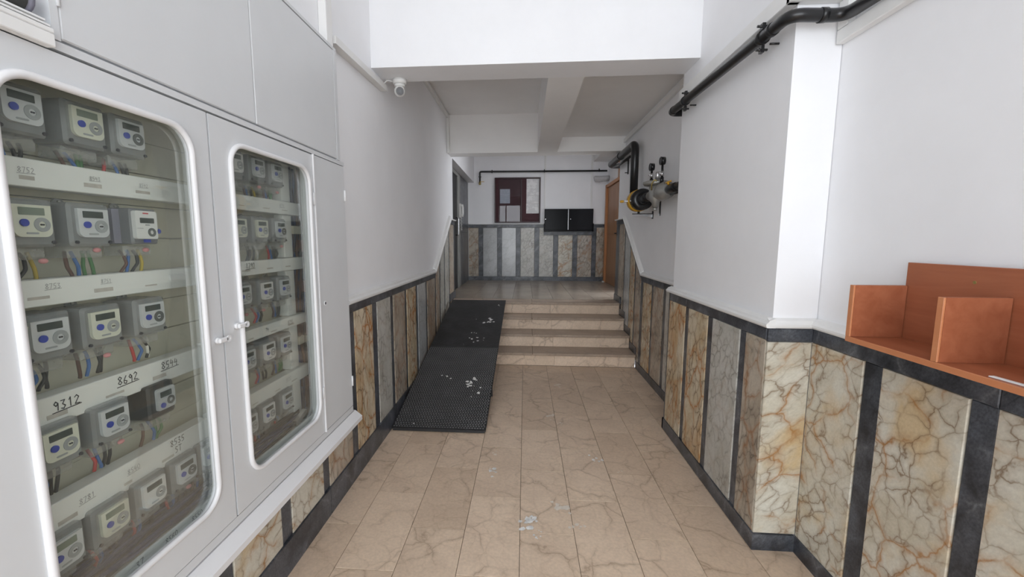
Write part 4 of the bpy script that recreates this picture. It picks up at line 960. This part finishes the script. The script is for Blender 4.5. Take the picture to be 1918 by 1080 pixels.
# filter drum with yellow ring, its own outlet lever and bracket
rgp('union', MB().tube([(1.195, 4.16, 1.92), (1.195, 4.36, 1.915)], [0.04, 0.05], 14), 'pipe')
fl = rgp('filter_drum', MB().tube([(1.185, 4.36, 1.91), (1.185, 4.37, 1.91), (1.185, 4.47, 1.91), (1.185, 4.475, 1.91)], [0.070, 0.108, 0.108, 0.09], 28), 'pipe')
rgp('yellow_ring', MB().tube([(1.185, 4.475, 1.91), (1.185, 4.48, 1.91), (1.185, 4.58, 1.91), (1.185, 4.59, 1.91)], [0.106, 0.113, 0.113, 0.10], 28), 'yellow', fl)
rgp('drum_boss', MB().tube([(1.185, 4.33, 1.91), (1.185, 4.36, 1.91)], [0.05, 0.06], 16), 'pipe', fl)
rgp('outlet_body', MB().tube([(1.185, 4.59, 1.91), (1.20, 4.80, 1.92), (1.235, 4.95, 1.93)], [0.06, 0.055, 0.05], 14), 'pipe')
lv = rgp('valve_lever', MB().box(1.03, 1.10, 4.52, 4.535, 1.895, 1.915, 0.003), 'chrome')
rgp('lever_grip', MB().box(0.995, 1.035, 4.515, 4.54, 1.890, 1.915, 0.006), 'yellow', lv)
rgp('hex_bolt', MB().cyl((1.075, 4.52, 1.905), (1.085, 4.52, 1.905), 0.014, 6), 'chrome', lv)
br = rgp('drum_bracket', MB().box(1.12, 1.32, 4.50, 4.512, 1.768, 1.776).box(1.325, XR - 0.001, 4.49, 4.52, 1.72, 1.80, 0.001), 'pipe')
rgp('bracket_arm', MB().prism([(1.16, 1.766), (1.325, 1.766), (1.325, 1.735)], 0.01, lambda a, b, t: (a, 4.502 + t, b)), 'chrome', br)
rgp('support_post', MB().cyl((1.185, 4.506, 1.777), (1.185, 4.506, 1.80), 0.012, 10), 'pipe', br)

bpz = thing('riser_pipe', 'thick black riser pipe bending from gas filter back under far beam', 'pipe', (1.25, 5.0, 1.93))
o3 = Vector((1.25, 5.0, 1.93))
gpp(bpz, o3, 'pipe_run', MB().tube(bend([(1.245, 4.98, 1.92), (1.25, 5.0, 2.60), (1.25, 6.45, 2.60), (1.60, 6.45, 2.60)], 0.11, 10), 0.044, 18), 'pipe')
gpp(bpz, o3, 'pipe_joint', MB().tube([(1.25, 5.72, 2.60), (1.25, 5.76, 2.60)], 0.050, 18), 'pipe')
gpp(bpz, o3, 'side_pipe', MB().tube(bend([(1.27, 5.3, 2.51), (1.27, 5.84, 2.51), (1.27, 6.3, 2.56)], 0.05), 0.016, 10), 'pipe')
tag(MB().box(-0.008, 0.006, -0.010, 0.010, -0.10, 0.10, 0.001).cyl((-0.04, 0, 0.07), (0.0, 0, 0.07), 0.006, 8).cyl((-0.04, 0, -0.08), (0.0, 0, -0.08), 0.006, 8).build('pipe_bracket', M['pipe'], None, (XR - 0.007, 5.64, 2.45)), 'black bolted bracket plate on right wall behind riser pipe', 'bracket')

# thin gas pipe on the back wall
tp = thing('wall_gas_pipe', 'thin black gas pipe running along the back wall above notice board', 'pipe', (0.4, YB - 0.05, 2.91))
o4 = Vector(tp.location); yp = YB - 0.06
gpp(tp, o4, 'pipe_run', MB().tube(bend([(-0.955, yp, 2.70), (-0.955, yp, 2.915), (1.66, yp, 2.905)], 0.035), 0.0185, 12), 'pipe')
for x in (-0.70, 0.385, 1.50):
    gpp(tp, o4, 'pipe_clamp', MB().tube([(x - 0.012, yp, 2.91), (x + 0.012, yp, 2.91)], 0.026, 12).cyl((x, yp, 2.93), (x, yp, 2.95), 0.008, 8).cyl((x, yp, 2.91), (x, YB - 0.001, 2.91), 0.007, 8), 'pipe')
gpp(tp, o4, 'elbow_collar', MB().tube([(-0.955, yp, 2.80), (-0.955, yp, 2.82)], 0.028, 12), 'pipe')
vv = gpp(tp, o4, 'end_valve', MB().tube([(-0.955, yp, 2.645), (-0.955, yp, 2.66), (-0.955, yp, 2.70)], [0.015, 0.026, 0.024], 12), 'brass')
gpp(vv, o4, 'valve_handle', MB().box(-0.955, -0.86, yp - 0.035, yp - 0.028, 2.702, 2.712, 0.002), 'yellow')

# white wrapped duct and wooden door at the right
du = [(1.40, YB - 0.085, 2.735), (1.42, YB - 0.085, 2.74), (1.5, YB - 0.085, 2.735), (1.58, YB - 0.085, 2.745), (1.695, YB - 0.085, 2.75)]
tag(MB().tube(du, [0.045, 0.062, 0.060, 0.056, 0.056], 14).build('wrapped_duct', M['duct']), 'white wrapped duct crossing the back wall above the wooden door', 'duct')
dr = bpy.data.objects.new('door_1', None); COL.objects.link(dr); dr['kind'] = 'structure'; dr.location = (1.68, 8.1, ZL)
def dp(name, mb, mat, par=None):
    mb.v = [(v[0] - 1.68, v[1] - 8.1, v[2] - ZL) for v in mb.v]; return mb.build(name, M[mat], par or dr)
dp('door_jamb', MB().box(1.615, 1.699, 8.62, 8.71, ZL, 2.60, 0.003), 'doorwood2'); dp('door_jamb', MB().box(1.630, 1.699, 7.43, 7.51, ZL, 2.60, 0.003), 'doorwood2')
dp('door_head', MB().box(1.620, 1.699, 7.51, 8.62, 2.54, 2.60, 0.003), 'doorwood2')
lf = dp('door_leaf', MB().box(1.655, 1.695, 7.515, 8.615, ZL + 0.005, 2.535, 0.002), 'doorwood')
dp('moulding', MB().box(1.648, 1.655, 7.62, 8.50, ZL + 0.15, 1.35, 0.003).box(1.648, 1.655, 7.62, 8.50, 1.6, 2.42, 0.003), 'doorwood', lf)
dp('door_handle', MB().cyl((1.62, 7.66, 1.62), (1.655, 7.66, 1.62), 0.010, 8).cyl((1.625, 7.66, 1.62), (1.625, 7.78, 1.62), 0.009, 8), 'steel', lf)
dp('door_panel', MB().box(1.65, 1.699, 7.02, 7.74, 2.604, 3.09, 0.002), 'doorwood')
tag(MB().box(-0.02, 0.02, -0.02, 0.02, 0, 0.03, 0.004).build('door_stop', M['whiteplastic'], None, (1.60, 8.60, ZL + 0.0005)), 'small white door stop at foot of wooden door jamb', 'door stop')

# ------------------------------------------------------------------ notice board, papers and black box
nb = thing('notice_board', 'burgundy glazed notice board hanging on the back wall', 'notice board', (-0.166, YB, 1.862))
def nbp(name, mb, mat):
    mb.v = [(v[0] + 0.166, v[1] - YB, v[2] - 1.862) for v in mb.v]; return mb.build(name, M[mat], nb)
bx0, bx1, bz0, bz1 = -0.645, 0.312, 1.862, 2.792
nbp('back_board', MB().box(bx0, bx1, YB - 0.02, YB - 0.001, bz0, bz1), 'burgundy')
for a in ((bx0, bx0 + 0.025, bz0, bz1), (bx1 - 0.025, bx1, bz0, bz1), (bx0 + 0.025, bx1 - 0.025, bz0, bz0 + 0.022), (bx0 + 0.025, bx1 - 0.025, bz1 - 0.022, bz1)):
    nbp('frame', MB().box(a[0], a[1], YB - 0.065, YB - 0.02, a[2], a[3], 0.003), 'boardframe')
nbp('glass_pane', MB().box(-0.560, -0.090, YB - 0.050, YB - 0.046, bz0 + 0.023, bz1 - 0.023), 'boardglass')
nbp('edge_rail', MB().box(-0.089, -0.075, YB - 0.052, YB - 0.040, bz0 + 0.023, bz1 - 0.023), 'boardframe')
def paper(x0, x1, z0, z1, mat, label):
    w, h = x1 - x0, z1 - z0
    o = MB().box(-w / 2, w / 2, -0.001, 0, 0, h).build('paper_notice', M[mat], None, ((x0 + x1) / 2, YB - 0.021, z0)); return tag(o, label, 'paper', 'notices pinned on the board')
paper(-0.535, -0.325, 2.265, 2.56, 'bluepaper', 'pale blue sheet behind the glass at left of notice board')
paper(0.020, 0.285, 2.425, 2.765, 'paper', 'topmost of three white sheets at right of notice board')
paper(0.020, 0.285, 2.262, 2.422, 'paper', 'middle of three white sheets at right of notice board')
paper(0.018, 0.285, 2.055, 2.259, 'paper', 'lowest of three white sheets at right of notice board')
bk = thing('black_wall_box', 'glossy black two door metal box on back wall over marble', 'box', (0.90, YB, 1.675))
def bkp(name, mb, mat, par=None):
    mb.v = [(v[0] - 0.90, v[1] - YB, v[2] - 1.675) for v in mb.v]; return mb.build(name, M[mat], par or bk)
bkp('carcass', MB().box(0.40, 1.40, YB - 0.10, YB - 0.001, 1.69, 2.14, 0.003), 'blackbox')
bkp('bottom_tray', MB().box(0.385, 1.41, YB - 0.13, YB - 0.024, 1.676, 1.689, 0.002).box(0.385, 0.398, YB - 0.13, YB - 0.024, 1.69, 1.84).box(1.402, 1.41, YB - 0.13, YB - 0.024, 1.69, 1.84), 'blackbox')
for a, b, kx in ((0.408, 0.878, 0.42), (0.897, 1.392, 0.935)):
    d_ = bkp('box_door', MB().box(a, b, YB - 0.113, YB - 0.101, 1.712, 2.132, 0.004), 'blackbox')
    bkp('keyhole', MB().cyl((kx, YB - 0.116, 1.93), (kx, YB - 0.113, 1.93), 0.008, 10), 'chrome', d_)
bkp('centre_strip', MB().box(0.880, 0.895, YB - 0.118, YB - 0.101, 1.712, 2.132, 0.002), 'chrome')
